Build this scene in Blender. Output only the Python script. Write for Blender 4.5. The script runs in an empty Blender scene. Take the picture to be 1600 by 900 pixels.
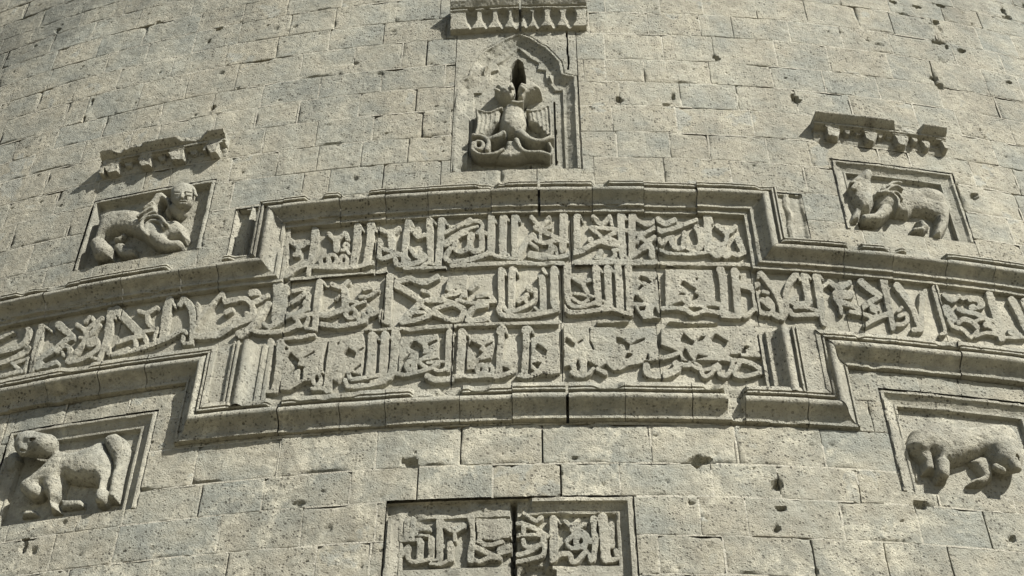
import bpy, math, random
import numpy as np
from mathutils import Matrix, Vector

# ------------------------------------------------------------------ camera, sky, sun, exposure
R = 14.0                      # radius of the round tower (m)
CAM_D = 1.45515078 * R        # camera distance from the tower axis
FPX, PITCH, ROLL, YAW = 2053.07, 0.7401669, 0.00242232, -0.03089019
SUN_AZ, SUN_EL = math.radians(50), math.radians(42)   # azimuth to the right of the wall's normal

def _rot(v):
    x, y, z = v
    c, s = math.cos(ROLL), math.sin(ROLL); x, z = c*x - s*z, s*x + c*z
    c, s = math.cos(PITCH), math.sin(PITCH); y, z = c*y - s*z, s*y + c*z
    c, s = math.cos(YAW), math.sin(YAW); x, y = c*x + s*y, -s*x + c*y
    return Vector((x, y, z))
C_RIGHT, C_FWD, C_UP = _rot((1,0,0)), _rot((0,1,0)), _rot((0,0,1))
scene = bpy.context.scene
cam_data = bpy.data.cameras.new('camera'); cam = bpy.data.objects.new('camera', cam_data)
scene.collection.objects.link(cam); scene.camera = cam
m = Matrix.Identity(4)
for i in range(3):
    m[i][0] = C_RIGHT[i]; m[i][1] = C_UP[i]; m[i][2] = -C_FWD[i]
m[1][3] = -CAM_D
cam.matrix_world = m
cam_data.sensor_width = 36.0; cam_data.lens = 36.0*FPX/1600.0
cam_data.clip_start = 0.1; cam_data.clip_end = 5000.0

sun_dir = Vector((math.sin(SUN_AZ)*math.cos(SUN_EL), -math.cos(SUN_AZ)*math.cos(SUN_EL), math.sin(SUN_EL)))
world = bpy.data.worlds.new('World'); scene.world = world; world.use_nodes = True
wn = world.node_tree.nodes; wl = world.node_tree.links
sky = wn.new('ShaderNodeTexSky'); sky.sky_type = 'NISHITA'; sky.sun_disc = False
sky.sun_elevation = SUN_EL; sky.sun_rotation = math.atan2(sun_dir.x, sun_dir.y)
sky.air_density = 1.0; sky.dust_density = 1.0
wn['Background'].inputs['Strength'].default_value = 0.05
wl.new(sky.outputs['Color'], wn['Background'].inputs['Color'])
sd = bpy.data.lights.new('sun', 'SUN'); sd.energy = 5.0; sd.angle = math.radians(0.5); sd.color = (1.0, 0.965, 0.905)
so = bpy.data.objects.new('sun', sd); scene.collection.objects.link(so)
so.rotation_euler = sun_dir.to_track_quat('Z', 'Y').to_euler(); so.location = sun_dir*60
scene.view_settings.view_transform = 'Standard'; scene.view_settings.look = 'None'
scene.view_settings.gamma = 1.0; scene.view_settings.use_curve_mapping = False
scene.view_settings.exposure = 1.0
# ------------------------------------------------------------------ materials
def stone_material(name, ramp, lime=0.5, pores=1.0, bump=1.0, tone=1.0, soot=0.22):
    mt = bpy.data.materials.new(name); mt.use_nodes = True
    N, L = mt.node_tree.nodes, mt.node_tree.links
    bs = N['Principled BSDF']; bs.inputs['Roughness'].default_value = 0.92
    bs.inputs['Specular IOR Level'].default_value = 0.2
    geo = N.new('ShaderNodeNewGeometry'); oi = N.new('ShaderNodeObjectInfo')
    sep = N.new('ShaderNodeSeparateXYZ'); L.new(geo.outputs['Position'], sep.inputs[0])
    def noise(scale, detail=3.0, rough=0.55, dist=0.0, dim='3D'):
        n = N.new('ShaderNodeTexNoise'); n.inputs['Scale'].default_value = scale
        n.inputs['Detail'].default_value = detail; n.inputs['Roughness'].default_value = rough
        n.inputs['Distortion'].default_value = dist
        L.new(geo.outputs['Position'], n.inputs['Vector']); return n.outputs['Fac']
    def mrange(v, a, b, c=0.0, d=1.0):
        n = N.new('ShaderNodeMapRange'); L.new(v, n.inputs['Value'])
        for k, x in zip(('From Min','From Max','To Min','To Max'), (a,b,c,d)): n.inputs[k].default_value = x
        return n.outputs['Result']
    def math_(op, a, b):
        n = N.new('ShaderNodeMath'); n.operation = op
        for i, x in enumerate((a, b)):
            if isinstance(x, (int, float)): n.inputs[i].default_value = x
            else: L.new(x, n.inputs[i])
        return n.outputs[0]
    def mix(f, a, b, mode='MIX'):
        n = N.new('ShaderNodeMix'); n.data_type = 'RGBA'; n.blend_type = mode
        for k, x in (('Factor', f), ('A', a), ('B', b)):
            s = [q for q in n.inputs if q.name == k and (k == 'Factor' and q.type == 'VALUE' or k != 'Factor' and q.type == 'RGBA')][0]
            if isinstance(x, (int, float)): s.default_value = x
            elif isinstance(x, tuple): s.default_value = (*x, 1)
            else: L.new(x, s)
        return [q for q in n.outputs if q.type == 'RGBA'][0]
    cr = N.new('ShaderNodeValToRGB'); els = cr.color_ramp.elements
    while len(els) < len(ramp): els.new(0.5)
    for e, (p, c) in zip(els, ramp): e.position = p; e.color = (c[0]*tone, c[1]*tone, c[2]*tone, 1)
    jit = math_('ADD', mrange(oi.outputs['Random'], 0, 1, 0.30, 0.74), mrange(noise(3.2, 4, 0.6), 0.3, 0.7, -0.42, 0.42)); L.new(jit, cr.inputs['Fac'])
    col = cr.outputs['Color']
    # broad and medium tonal drift of the stone itself
    big = mrange(noise(0.8, 4, 0.6), 0.3, 0.7, 0.84, 1.14); med = mrange(noise(11, 4, 0.65), 0.3, 0.7, 0.84, 1.15)
    g = N.new('ShaderNodeCombineColor'); f = math_('MULTIPLY', big, med)
    for i in range(3): L.new(f, g.inputs[i])
    col = mix(1.0, col, g.outputs[0], 'MULTIPLY')
    # pale lime wash and bloom left on the face, denser on the lower courses
    lm = mrange(noise(2.3, 7, 0.68, 0.7), 0.515, 0.60); lf = mrange(noise(22, 5, 0.75), 0.36, 0.60)
    lz = mrange(sep.outputs['Z'], 6.6, 4.0, 0.30, 1.0)
    col = mix(math_('MULTIPLY', math_('MULTIPLY', lm, lf), math_('MULTIPLY', lz, lime)), col, (0.52*tone, 0.495*tone, 0.39*tone))
    # patchy darker tone on the highest courses
    dk = mrange(noise(1.3, 5, 0.6, 0.5), 0.45, 0.62); dz = mrange(sep.outputs['Z'], 8.7, 10.0, 0.0, 0.7)
    col = mix(math_('MULTIPLY', dk, dz), col, (0.10, 0.105, 0.09))
    # soot and rain runs, drawn out downwards
    mp = N.new('ShaderNodeMapping'); mp.inputs['Scale'].default_value = (5.0, 5.0, 0.9); L.new(geo.outputs['Position'], mp.inputs['Vector'])
    ns = N.new('ShaderNodeTexNoise'); ns.inputs['Scale'].default_value = 1.0; ns.inputs['Detail'].default_value = 5.0; ns.inputs['Roughness'].default_value = 0.6
    L.new(mp.outputs['Vector'], ns.inputs['Vector'])
    col = mix(math_('MULTIPLY', mrange(ns.outputs['Fac'], 0.56, 0.72), soot), col, (0.115, 0.108, 0.088))
    # vesicles of the basalt, dark specks with the pits' shade painted into the colour
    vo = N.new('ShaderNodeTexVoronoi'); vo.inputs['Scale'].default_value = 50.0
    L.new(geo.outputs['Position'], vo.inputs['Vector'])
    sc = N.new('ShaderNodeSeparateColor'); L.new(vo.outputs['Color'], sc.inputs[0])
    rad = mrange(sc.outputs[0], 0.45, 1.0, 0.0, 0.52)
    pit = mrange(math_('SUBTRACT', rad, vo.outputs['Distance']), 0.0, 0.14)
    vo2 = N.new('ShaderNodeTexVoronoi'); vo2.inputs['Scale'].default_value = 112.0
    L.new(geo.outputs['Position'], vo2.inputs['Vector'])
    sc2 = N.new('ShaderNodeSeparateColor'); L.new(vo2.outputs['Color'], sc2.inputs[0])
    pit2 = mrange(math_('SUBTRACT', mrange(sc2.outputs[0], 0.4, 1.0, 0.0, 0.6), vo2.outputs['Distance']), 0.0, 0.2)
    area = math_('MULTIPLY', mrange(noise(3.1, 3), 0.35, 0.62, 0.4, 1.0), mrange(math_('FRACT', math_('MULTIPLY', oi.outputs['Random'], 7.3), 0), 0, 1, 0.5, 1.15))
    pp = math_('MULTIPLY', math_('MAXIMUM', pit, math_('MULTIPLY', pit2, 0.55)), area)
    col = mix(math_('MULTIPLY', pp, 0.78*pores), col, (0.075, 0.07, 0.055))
    L.new(col, bs.inputs['Base Color'])
    h = math_('SUBTRACT', math_('ADD', math_('MULTIPLY', noise(95, 5, 0.75), 1.6), math_('MULTIPLY', noise(30, 3), 1.0)), math_('MULTIPLY', pp, 1.5))
    bp = N.new('ShaderNodeBump'); bp.inputs['Strength'].default_value = 1.0*bump; bp.inputs['Distance'].default_value = 0.010
    L.new(h, bp.inputs['Height']); L.new(bp.outputs['Normal'], bs.inputs['Normal'])
    return mt
RAMP = [(0.0,(.248,.257,.222)), (0.22,(.270,.274,.232)), (0.5,(.299,.293,.238)), (0.75,(.320,.304,.241)), (0.88,(.334,.316,.246)), (1.0,(.298,.299,.254))]
RAMP2 = [(0.0,(.272,.274,.234)), (0.35,(.302,.296,.243)), (0.7,(.330,.317,.256)), (1.0,(.300,.298,.250))]
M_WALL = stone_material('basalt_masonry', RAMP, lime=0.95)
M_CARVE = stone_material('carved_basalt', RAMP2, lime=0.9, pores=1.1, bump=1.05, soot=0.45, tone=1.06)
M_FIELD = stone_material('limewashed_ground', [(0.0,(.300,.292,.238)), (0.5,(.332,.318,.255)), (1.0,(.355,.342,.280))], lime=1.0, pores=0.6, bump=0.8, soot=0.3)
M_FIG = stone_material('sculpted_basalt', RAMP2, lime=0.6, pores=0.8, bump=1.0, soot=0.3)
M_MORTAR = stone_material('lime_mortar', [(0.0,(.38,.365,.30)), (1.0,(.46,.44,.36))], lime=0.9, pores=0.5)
def plain(name, col, scale):
    mt = bpy.data.materials.new(name); mt.use_nodes = True
    N, L = mt.node_tree.nodes, mt.node_tree.links; bs = N['Principled BSDF']; bs.inputs['Roughness'].default_value = 0.95
    n = N.new('ShaderNodeTexNoise'); n.inputs['Scale'].default_value = scale; n.inputs['Detail'].default_value = 8
    g = N.new('ShaderNodeNewGeometry'); L.new(g.outputs['Position'], n.inputs['Vector'])
    cr = N.new('ShaderNodeValToRGB'); cr.color_ramp.elements[0].color = (*[c*.7 for c in col], 1); cr.color_ramp.elements[1].color = (*[c*1.25 for c in col], 1)
    cr.color_ramp.elements[0].position = .3; cr.color_ramp.elements[1].position = .7
    L.new(n.outputs['Fac'], cr.inputs['Fac']); L.new(cr.outputs['Color'], bs.inputs['Base Color']); return mt
M_GROUND = plain('dry_earth_and_grass', (.17,.15,.10), 0.6)
# ------------------------------------------------------------------ helpers
rng = np.random.default_rng(7)
random.seed(7)
COL = scene.collection
def xyz(u, z, h):
    a = np.asarray(u)/R; r = R + np.asarray(h)
    return np.stack(np.broadcast_arrays(r*np.sin(a), -r*np.cos(a), np.asarray(z)*np.ones_like(a)), -1)
_Rt, _Fw, _Up = (np.array(v) for v in (C_RIGHT, C_FWD, C_UP))
def pix(u, z, h):
    """where a point of the wall falls in the 1600 x 900 photograph (used to place traced outlines)"""
    v = xyz(u, z, h) - np.array([0, -CAM_D, 0]); w = v@_Fw
    return 800 + FPX*(v@_Rt)/w, 450 - FPX*(v@_Up)/w
def at(px, py, h=0.0):
    """pixel of the photograph -> (arc length u, height z) on the tower, h metres proud of its face"""
    x = (np.asarray(px, float)-800)/FPX; y = -(np.asarray(py, float)-450)/FPX
    d = x[..., None]*_Rt + y[..., None]*_Up + _Fw
    a = d[..., 0]**2 + d[..., 1]**2; b = -2*CAM_D*d[..., 1]; c = CAM_D**2 - (R+h)**2
    t = (-b - np.sqrt(b*b - 4*a*c))/(2*a)
    return R*np.arctan2(d[..., 0]*t, CAM_D - d[..., 1]*t), d[..., 2]*t
def _hash(ix, iy, s):
    n = (ix*374761393 + iy*668265263 + s*1442695041) & 0xffffffff
    n = ((n ^ (n >> 13))*1274126177) & 0xffffffff
    n = ((n ^ (n >> 15))*2246822519) & 0xffffffff
    return ((n ^ (n >> 16)) & 0xffff)/32767.5 - 1.0
def vn(x, y, s=0):
    x = np.asarray(x, float); y = np.asarray(y, float)
    ix = np.floor(x).astype(np.int64); iy = np.floor(y).astype(np.int64)
    fx = x-ix; fy = y-iy; fx = fx*fx*(3-2*fx); fy = fy*fy*(3-2*fy)
    a = _hash(ix, iy, s); b = _hash(ix+1, iy, s); c = _hash(ix, iy+1, s); d = _hash(ix+1, iy+1, s)
    return (a*(1-fx)+b*fx)*(1-fy) + (c*(1-fx)+d*fx)*fy
def fbm(x, y, s=0, o=3):
    t = 0; a = 1.0; n = 0
    for k in range(o): t = t + a*vn(x*2**k, y*2**k, s+17*k); n += a; a *= .5
    return t/n
def sstep(x, a, b):
    t = np.clip((x-a)/(b-a), 0, 1); return t*t*(3-2*t)
def mesh_obj(name, co, quads, mat, parent, base=None, angle=40.0):
    me = bpy.data.meshes.new(name); co = np.asarray(co, np.float32).reshape(-1, 3)
    p = parent
    while p is not None: co = co - np.array(p.location, np.float32); p = p.parent
    q = np.asarray(quads, np.int32)
    me.vertices.add(len(co)); me.vertices.foreach_set('co', co.ravel())
    me.loops.add(q.size); me.loops.foreach_set('vertex_index', q.ravel())
    me.polygons.add(len(q)); me.polygons.foreach_set('loop_start', np.arange(0, q.size, q.shape[1], dtype=np.int32))
    me.update(calc_edges=True)
    me.polygons.foreach_set('use_smooth', np.ones(len(q), bool))
    if angle: me.set_sharp_from_angle(angle=math.radians(angle))
    me.materials.append(mat)
    o = bpy.data.objects.new(name, me); COL.objects.link(o); o.parent = parent
    return o
def grid_quads(nz, nu, mask=None):
    i = np.arange(nz*nu).reshape(nz, nu)
    q = np.stack([i[:-1, :-1], i[:-1, 1:], i[1:, 1:], i[1:, :-1]], -1)
    return q[mask] if mask is not None else q.reshape(-1, 4)
def compact(co, q):
    used, inv = np.unique(q.ravel(), return_inverse=True)
    return co[used], inv.reshape(q.shape)
def hfield(name, us, zs, H, mat, parent, mask=None, angle=40.0):
    U, Z = np.meshgrid(us, zs); co = xyz(U, Z, H).reshape(-1, 3)
    q = grid_quads(len(zs), len(us), mask)
    if len(q) == 0: return None
    co, q = compact(co, q)
    return mesh_obj(name, co, q, mat, parent, angle=angle)
def thing(name, label, cat, u, z, h=0.0, group=None):
    o = bpy.data.objects.new(name, None); COL.objects.link(o)
    o.location = Vector(xyz(np.float64(u), z, h)); o['label'] = label; o['category'] = cat
    o.empty_display_size = 0.2
    o['kind'] = 'thing'
    if group: o['group'] = group
    return o
# strokes traced in an enlarged crop: "w[>w..][:h[>h..]] x,y x,y ..."; o = ring, f = filled, x = cut out
def parse(text, ox, oy, s):
    groups = [[]]
    for ln in text.strip().splitlines():
        ln = ln.strip()
        if not ln: continue
        if ln == '-':
            if groups[-1]: groups.append([])
            continue
        tk = ln.split(); kind = 's'
        if tk[0] in 'ofxgb' and len(tk[0]) == 1: kind = tk.pop(0)
        w = None; hh = None
        if kind == 'f' and ':' in tk[0]: a, b = tk.pop(0).split(':'); w = [float(b)]; hh = [float(a)]
        if kind in 'sogb':
            spec = tk.pop(0)
            if ':' in spec: spec, hs = spec.split(':'); hh = [float(v) for v in hs.split('>')]
            w = [float(v)/s for v in spec.split('>')]
        pts = np.array([[float(v) for v in t.split(',')] for t in tk])
        if kind == 'o':
            (cx, cy), (rx, ry) = pts; a = np.linspace(0, 2*np.pi, 13)
            pts = np.stack([cx+rx*np.cos(a), cy+ry*np.sin(a)], 1); kind = 's'
        groups[-1].append((kind, w, hh, pts/s + np.array([ox, oy])))
    return [g for g in groups if g]
def _resample(v, n):
    return np.interp(np.linspace(0, 1, n), np.linspace(0, 1, len(v)), v)
def smooth_pts(p, w, hh):
    """Catmull-Rom through the traced points, with the widths and heights carried along"""
    n = len(p); W = _resample(w, n); Hh = _resample(hh, n) if hh else np.zeros(n)
    if n < 3: return p, W, Hh
    P = np.vstack([2*p[0]-p[1], p, 2*p[-1]-p[-2]]); out = []; ts = []
    for i in range(n-1):
        a, b, c, d = P[i], P[i+1], P[i+2], P[i+3]
        for t in (0, .25, .5, .75):
            out.append(.5*((2*b) + (-a+c)*t + (2*a-5*b+4*c-d)*t*t + (-a+3*b-3*c+d)*t**3)); ts.append(i+t)
    out.append(p[-1]); ts.append(n-1); k = np.arange(n)
    return np.array(out), np.interp(ts, k, W), np.interp(ts, k, Hh)
def seg_eval(X, Y, p, W, Hh):
    """best (radius - distance) and, for domes, the largest dome height over a tapered polyline"""
    best = np.full(X.shape, -1e9); dome = np.zeros(X.shape)
    if len(p) == 1: p = np.vstack([p, p + [.01, 0]]); W = np.repeat(W, 2); Hh = np.repeat(Hh, 2)
    for i in range(len(p)-1):
        a, b = p[i], p[i+1]; d = b-a; L2 = max(d@d, 1e-9)
        t = np.clip(((X-a[0])*d[0] + (Y-a[1])*d[1])/L2, 0, 1)
        dist = np.hypot(X-a[0]-t*d[0], Y-a[1]-t*d[1]); r = (W[i]+(W[i+1]-W[i])*t)/2
        best = np.maximum(best, r-dist)
        q = np.clip(dist/np.maximum(r, 1e-3), 0, 1)
        dome = np.maximum(dome, (Hh[i]+(Hh[i+1]-Hh[i])*t)*np.sqrt(np.maximum(1-q**2.6, 0)))
    return best, dome
def poly_sd(X, Y, p):
    """signed distance to a polygon, positive inside"""
    d = np.full(X.shape, 1e9); ins = np.zeros(X.shape, bool); n = len(p)
    for i in range(n):
        a, b = p[i], p[(i+1) % n]; e = b-a; L2 = max(e@e, 1e-12)
        t = np.clip(((X-a[0])*e[0]+(Y-a[1])*e[1])/L2, 0, 1)
        d = np.minimum(d, np.hypot(X-a[0]-t*e[0], Y-a[1]-t*e[1]))
        if a[1] != b[1]:
            c = ((a[1] > Y) != (b[1] > Y)) & (X < (b[0]-a[0])*(Y-a[1])/(b[1]-a[1]) + a[0]); ins ^= c
    return np.where(ins, d, -d)

def surface_nets(F, x, y, z):
    """mesh of the zero level of a sampled field (negative inside): one vertex per straddling cell"""
    ins = F < 0; c = np.zeros(tuple(n-1 for n in F.shape), np.int8)
    for dx in (0, 1):
        for dy in (0, 1):
            for dz in (0, 1): c += ins[dx:F.shape[0]-1+dx, dy:F.shape[1]-1+dy, dz:F.shape[2]-1+dz]
    act = (c > 0) & (c < 8); ids = np.full(act.shape, -1, np.int64); I, Jx, K = np.where(act); ids[I, Jx, K] = np.arange(len(I))
    acc = np.zeros((len(I), 3)); cnt = np.zeros(len(I))
    corners = [(a, b, d) for a in (0, 1) for b in (0, 1) for d in (0, 1)]
    for a in corners:
        for ax in range(3):
            if a[ax]: continue
            b = list(a); b[ax] = 1
            fa = F[I+a[0], Jx+a[1], K+a[2]]; fb = F[I+b[0], Jx+b[1], K+b[2]]; m = (fa < 0) != (fb < 0)
            t = np.where(m, fa/np.where(fa == fb, 1, fa-fb), 0); p = np.repeat(np.array(a, float)[None], len(I), 0); p[:, ax] += t
            acc += p*m[:, None]; cnt += m
    P = acc/cnt[:, None] + np.stack([I, Jx, K], 1)
    co = np.stack([x[0]+P[:, 0]*(x[1]-x[0]), y[0]+P[:, 1]*(y[1]-y[0]), z[0]+P[:, 2]*(z[1]-z[0])], 1)
    quads = []
    for ax in range(3):
        o1, o2 = [(1, 2), (2, 0), (0, 1)][ax]; sl0 = [slice(1, -1)]*3; sl0[ax] = slice(0, -1); sl1 = list(sl0); sl1[ax] = slice(1, None)
        a, b = ins[tuple(sl0)], ins[tuple(sl1)]
        for flip, m in ((False, a & ~b), (True, ~a & b)):
            w = np.stack(np.where(m), 1); 
            if len(w) == 0: continue
            off = np.array([1, 1, 1]); off[ax] = 0; w = w + off
            e1 = np.zeros(3, int); e1[o1] = 1; e2 = np.zeros(3, int); e2[o2] = 1
            q = np.stack([ids[tuple((w-e1-e2).T)], ids[tuple((w-e2).T)], ids[tuple(w.T)], ids[tuple((w-e1).T)]], 1)
            quads.append(q[:, ::-1] if flip else q)
    q = np.vstack(quads); q = q[(q >= 0).all(1)]
    return co, q
# ------------------------------------------------------------------ traced lettering: row, crop origin, enlargement, strokes
LET = []
def LT(row, ox, oy, text, s=8.0): LET.append((row, ox, oy, s, text))
LT(1, 430, 330, """
60 150,260 130,500 115,740
70 190,365 290,435 400,385
60 290,440 280,540
55 240,540 290,545
95 390,640 250,700 120,790
-
95>95>40 497,235 480,430 400,790
-
60 670,280 760,345 870,270
75 760,345 760,480
55 880,270 900,340
-
o 50 615,610 55,60
o 50 710,605 55,68
60 480,685 720,692 960,685
o 48 852,605 45,52
-
o 38 885,425 25,25
42 830,485 890,480 915,515
-
95>95>70 1030,180 1015,400 960,690
28 1060,180 1105,245
-
100>95>85 1195,165 1180,400 1130,640
60 1000,685 1100,665 1205,625
30 1240,190 1262,250
-
85>75 1297,375 1285,550
60 1285,560 1340,592 1470,550 1590,545 1660,600
55 1360,470 1480,505 1600,560
-
60 1300,215 1435,270 1545,200
90 1445,290 1455,440
""")
LT(1, 610, 320, """
85>80>75 222,205 190,420 165,700
30 255,205 282,262
-
60 255,545 300,620 370,650
60 375,590 430,635 370,700 220,738 80,745 60,680
-
60 265,300 340,385 425,370
70 345,300 340,390
-
90>88>70 490,195 490,420 500,700
28 530,195 570,240
45 400,765 470,715 530,735 600,715
-
92>90>80 640,195 620,450 592,730
28 680,195 716,245
-
50 680,345 850,255 1000,180
85>90 690,485 790,410 930,330
-
45 945,235 1050,195 1115,200 1145,245 1125,310 1085,345
38 940,305 1085,255
-
65 820,445 800,520 850,580 940,560 985,500 1000,395
90>70 1010,380 990,440
72 1000,545 1050,578 1130,550 1140,430 1130,340
45 1140,320 1195,355
-
62 745,545 690,620 705,685 810,705 1000,680 1180,620 1240,570
-
90 1260,155 1260,400 1250,590
28 1300,170 1315,215
-
90 1410,145 1402,400 1400,590
28 1450,145 1476,190
48 1270,610 1340,640 1470,658 1600,672
o 32 1450,630 28,20
-
85 1552,145 1550,400 1555,640
28 1595,140 1620,200
""")
LT(1, 790, 320, """
75 345,375 265,450 200,560 165,660
45 270,450 390,525
-
60 325,150 430,250 540,160
40 432,250 432,430
50 365,275 430,300 560,275
55 470,320 600,390 690,425
60 345,375 390,445 500,468 640,440 800,450
-
75 315,610 450,615 560,575 570,520
45 570,510 620,530 640,590
55 705,480 700,570
66 300,625 560,650 700,640 810,598
-
100>100>90 722,135 722,400 712,540
28 772,135 795,205
-
85 890,135 892,350 897,560
28 932,125 965,195
66 845,590 950,560 1060,505 1180,452 1240,450
-
55 1095,140 1200,232 1300,140
50 1200,232 1205,275
45 1310,150 1330,240
55 1065,272 1200,285 1400,305 1600,330
50 1085,295 1160,365 1235,425
45 1245,420 1320,362 1420,340
-
55 1262,402 1400,472 1425,500 1320,492 1180,452
o 34 1062,430 24,22
-
50 1345,560 1372,620 1335,660
45 1345,560 1480,562
35 1120,665 1400,672
70 1150,640 1190,580
-
95 1440,130 1452,400 1470,640
28 1480,125 1510,180
50 1480,640 1540,655 1600,620
""")
LT(1, 980, 320, """
90 60,135 60,400 60,600
28 100,120 130,185
55 0,660 70,625 200,535 300,525
-
50 140,195 255,250 345,190
60 30,330 130,360 190,350
50 120,460 180,375 335,285
55 180,420 260,455 340,400
80 200,535 260,495 310,560 310,630
-
70 385,175 480,225 590,190
55 440,325 600,285 860,185
60 375,300 430,330
-
58 400,430 430,475 490,425 570,400
65 555,440 572,510 640,540 700,510 715,350
82 750,510 825,540 910,515 925,400 870,280
40 930,290 975,330
-
95 1000,150 1012,350 1012,550
30 1045,150 1065,210
42 375,545 500,600 700,612 900,600 1035,582
-
65 1125,255 1250,340 1350,270
60 1250,340 1235,450 1180,510
150 1120,520 1180,560
60 1060,600 1120,640 1180,605 1240,640 1305,600 1385,622 1465,585
90>70 1390,430 1445,570
""")
LT(2, 0, 490, """
40 -40,320 60,270 155,222
-
62 -40,480 150,440 280,370 340,280 355,200
o 30 352,195 22,22
-
60 -40,630 150,560 300,470 350,420
40 170,612 345,540
35 345,540 290,710
-
50 150,620 250,715
45 -40,785 120,745 255,705
-
85>85>80 520,160 470,340 390,700
30 560,155 632,212
-
110>75 735,140 890,272
65 890,290 800,340 600,495 470,570
80 490,600 460,670
60 460,665 600,635 690,600
-
60 960,135 1060,190 1150,130 1270,55
50 1060,95 1130,30 1162,85
70 1060,190 1075,300 1000,420 905,520 850,590
50 1000,300 1050,310
-
58 700,470 785,395 865,430 850,510 830,590
45 770,480 780,510
-
60 1110,380 1185,310 1222,400 1190,460 1020,560 850,600
110 1110,370 1160,350
55 1235,135 1110,265
-
90>90>55 1385,-40 1350,200 1295,420 1232,570
30 1420,-30 1440,60
40 1140,545 1200,560
-
60 1350,420 1345,480 1400,505 1600,440
""")
LT(2, 190, 450, """
110 -60,270 100,440 215,555
60 225,590 100,625 -60,680
-
55 -40,815 250,742 430,680 600,610 750,530 800,555
55 160,640 170,720
60 270,580 310,685
-
55 215,285 310,312 440,240
60 312,312 325,430 390,490
50 255,540 395,520
-
100>100>95 602,140 560,280 512,620
32 632,170 665,232
42 445,500 402,640 480,640
-
90>88>80>60 772,140 845,210 885,340 870,680
60 770,150 720,205
45 762,600 760,680 850,692
-
42 945,190 962,390 905,500
50 1255,60 1200,115 1060,265 980,365 925,470
42 1262,60 1280,185
-
78 920,600 1060,600 1250,545 1450,432 1620,370
-
70 1310,160 1420,145
60 1300,300 1370,260
-
70 1450,565 1600,495
""")
LT(2, 370, 420, """
90 180,300 240,285
60 20,370 120,375 185,420 380,320
65 185,420 190,560 120,560
-
90 40,830 200,700 330,520 390,430
60 -40,640 100,625
-
130>125>120 512,205 505,420 490,640
80 612,225 575,600
60 335,690 400,722 480,690 620,590 760,545 880,490
-
55 700,275 820,250
58 690,420 880,295 872,440 830,510
40 830,440 850,400
-
60 220,780 350,790 600,770 740,705 790,700
50 740,620 795,705
50 715,612 940,552
45 890,605 845,720 960,755
-
90>85>75 1035,165 1000,400 970,740
28 1080,160 1108,205
-
60 1185,190 1290,225 1390,155
90 1345,260 1352,480
30 1225,375 1280,330
-
70 1040,570 1150,572 1340,490
o 56 1420,548 66,56
40 1400,495 1500,440 1600,400
45 1395,400 1510,412
-
60 1060,690 1250,712 1450,685 1600,645
""")
LT(2, 560, 410, """
50 20,425 120,420 240,340
45 60,330 150,310
o 45 140,585 30,25
55 120,665 250,612
60 0,715 90,690 60,640
-
95>92>80 392,175 378,400 357,740
45 285,590 272,715 335,742
28 430,155 470,205
-
82 480,290 620,365 785,480
90 765,505 600,670 540,730
60 560,732 750,705 885,655 880,600 800,540
26 830,455 650,640
45 690,625 830,622
-
70 640,195 815,250 985,175
75 480,240 620,200
50 800,350 870,370
-
70 850,465 1000,460 1200,520 1310,575
55 1150,522 1020,555 950,590 1080,690 1130,700
55 900,620 1080,692
70 1100,705 1240,712 1325,612
-
65 1600,525 1450,560 1375,640 1385,705
70 1360,722 1480,715 1600,700
-
f 1125,170 1365,150 1355,440 1250,445 1300,370 1060,410 1100,280
x 1195,325 1215,312 1232,328 1212,348
x 1045,390 1085,340 1125,370 1110,385
50 1050,420 1180,400 1285,360
50 1230,470 1400,500 1600,490
-
60 1400,330 1480,260
55 1480,420 1590,400
""")
LT(2, 750, 405, """
60 100,420 165,500
50 -20,520 185,522
-
85>82>76>62>60>60>60 260,135 262,330 268,540 235,630 300,700 500,702 750,672 970,622
28 300,120 325,190
-
90 402,125 392,350 392,600
28 445,115 478,190
55 300,590 335,642 430,642 580,582 688,500 692,380
100>60 620,360 690,400
60 480,520 585,440
48 540,470 592,545
-
85 772,235 785,400 787,620
48 790,112 822,170
45 740,215 790,225
35 688,600 740,642 800,632
-
100 922,125 926,350 930,570
30 965,130 985,185
-
90>85>70>55>55>60 1092,95 1090,350 1105,520 1180,580 1300,580 1480,525
-
100>95>90 1450,115 1462,300 1482,540
28 1495,105 1530,160
o 34 1535,550 26,36
-
60 1050,590 1100,650 1200,662 1400,642 1600,612
-
50 1160,232 1270,292 1370,252
60 1280,300 1335,400
45 1180,425 1300,442 1410,465
50 1155,480 1260,540 1345,500
""")
LT(2, 940, 405, """
95 72,110 82,350 100,600
28 110,95 152,155
-
95 202,95 222,350 232,620
-
90 332,95 347,350 352,620
50 0,632 150,622 280,662 370,682
-
f 370,150 712,150 740,730 520,745 445,640 385,560
x 450,245 490,200 570,230 620,280 605,315 555,280 500,272
x 640,262 700,215 700,240 650,272
x 440,372 490,310 535,330 465,385
x 390,475 420,440 525,512 515,540 405,535
x 460,590 560,580 535,640 482,645
x 640,625 672,590 720,690 732,730 650,700
-
f 795,125 1380,130 1430,540 1100,600 1000,520 800,590
x 970,312 1020,260 1190,370 1160,410 1222,440 1200,480 1115,512 1150,440 1050,362
x 950,445 1000,410 1052,430 1040,448
x 1170,230 1212,230 1190,270
x 1400,350 1450,300 1490,520 1430,530
x 1375,205 1420,150 1480,240 1420,240
-
55 760,612 900,605 1050,622 1150,685 1300,642 1450,662 1600,682
42 1040,585 1140,565 1270,592 1335,642
60 1130,560 1300,548 1480,560 1500,610
-
100 1482,125 1522,265 1535,610
""")
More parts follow.
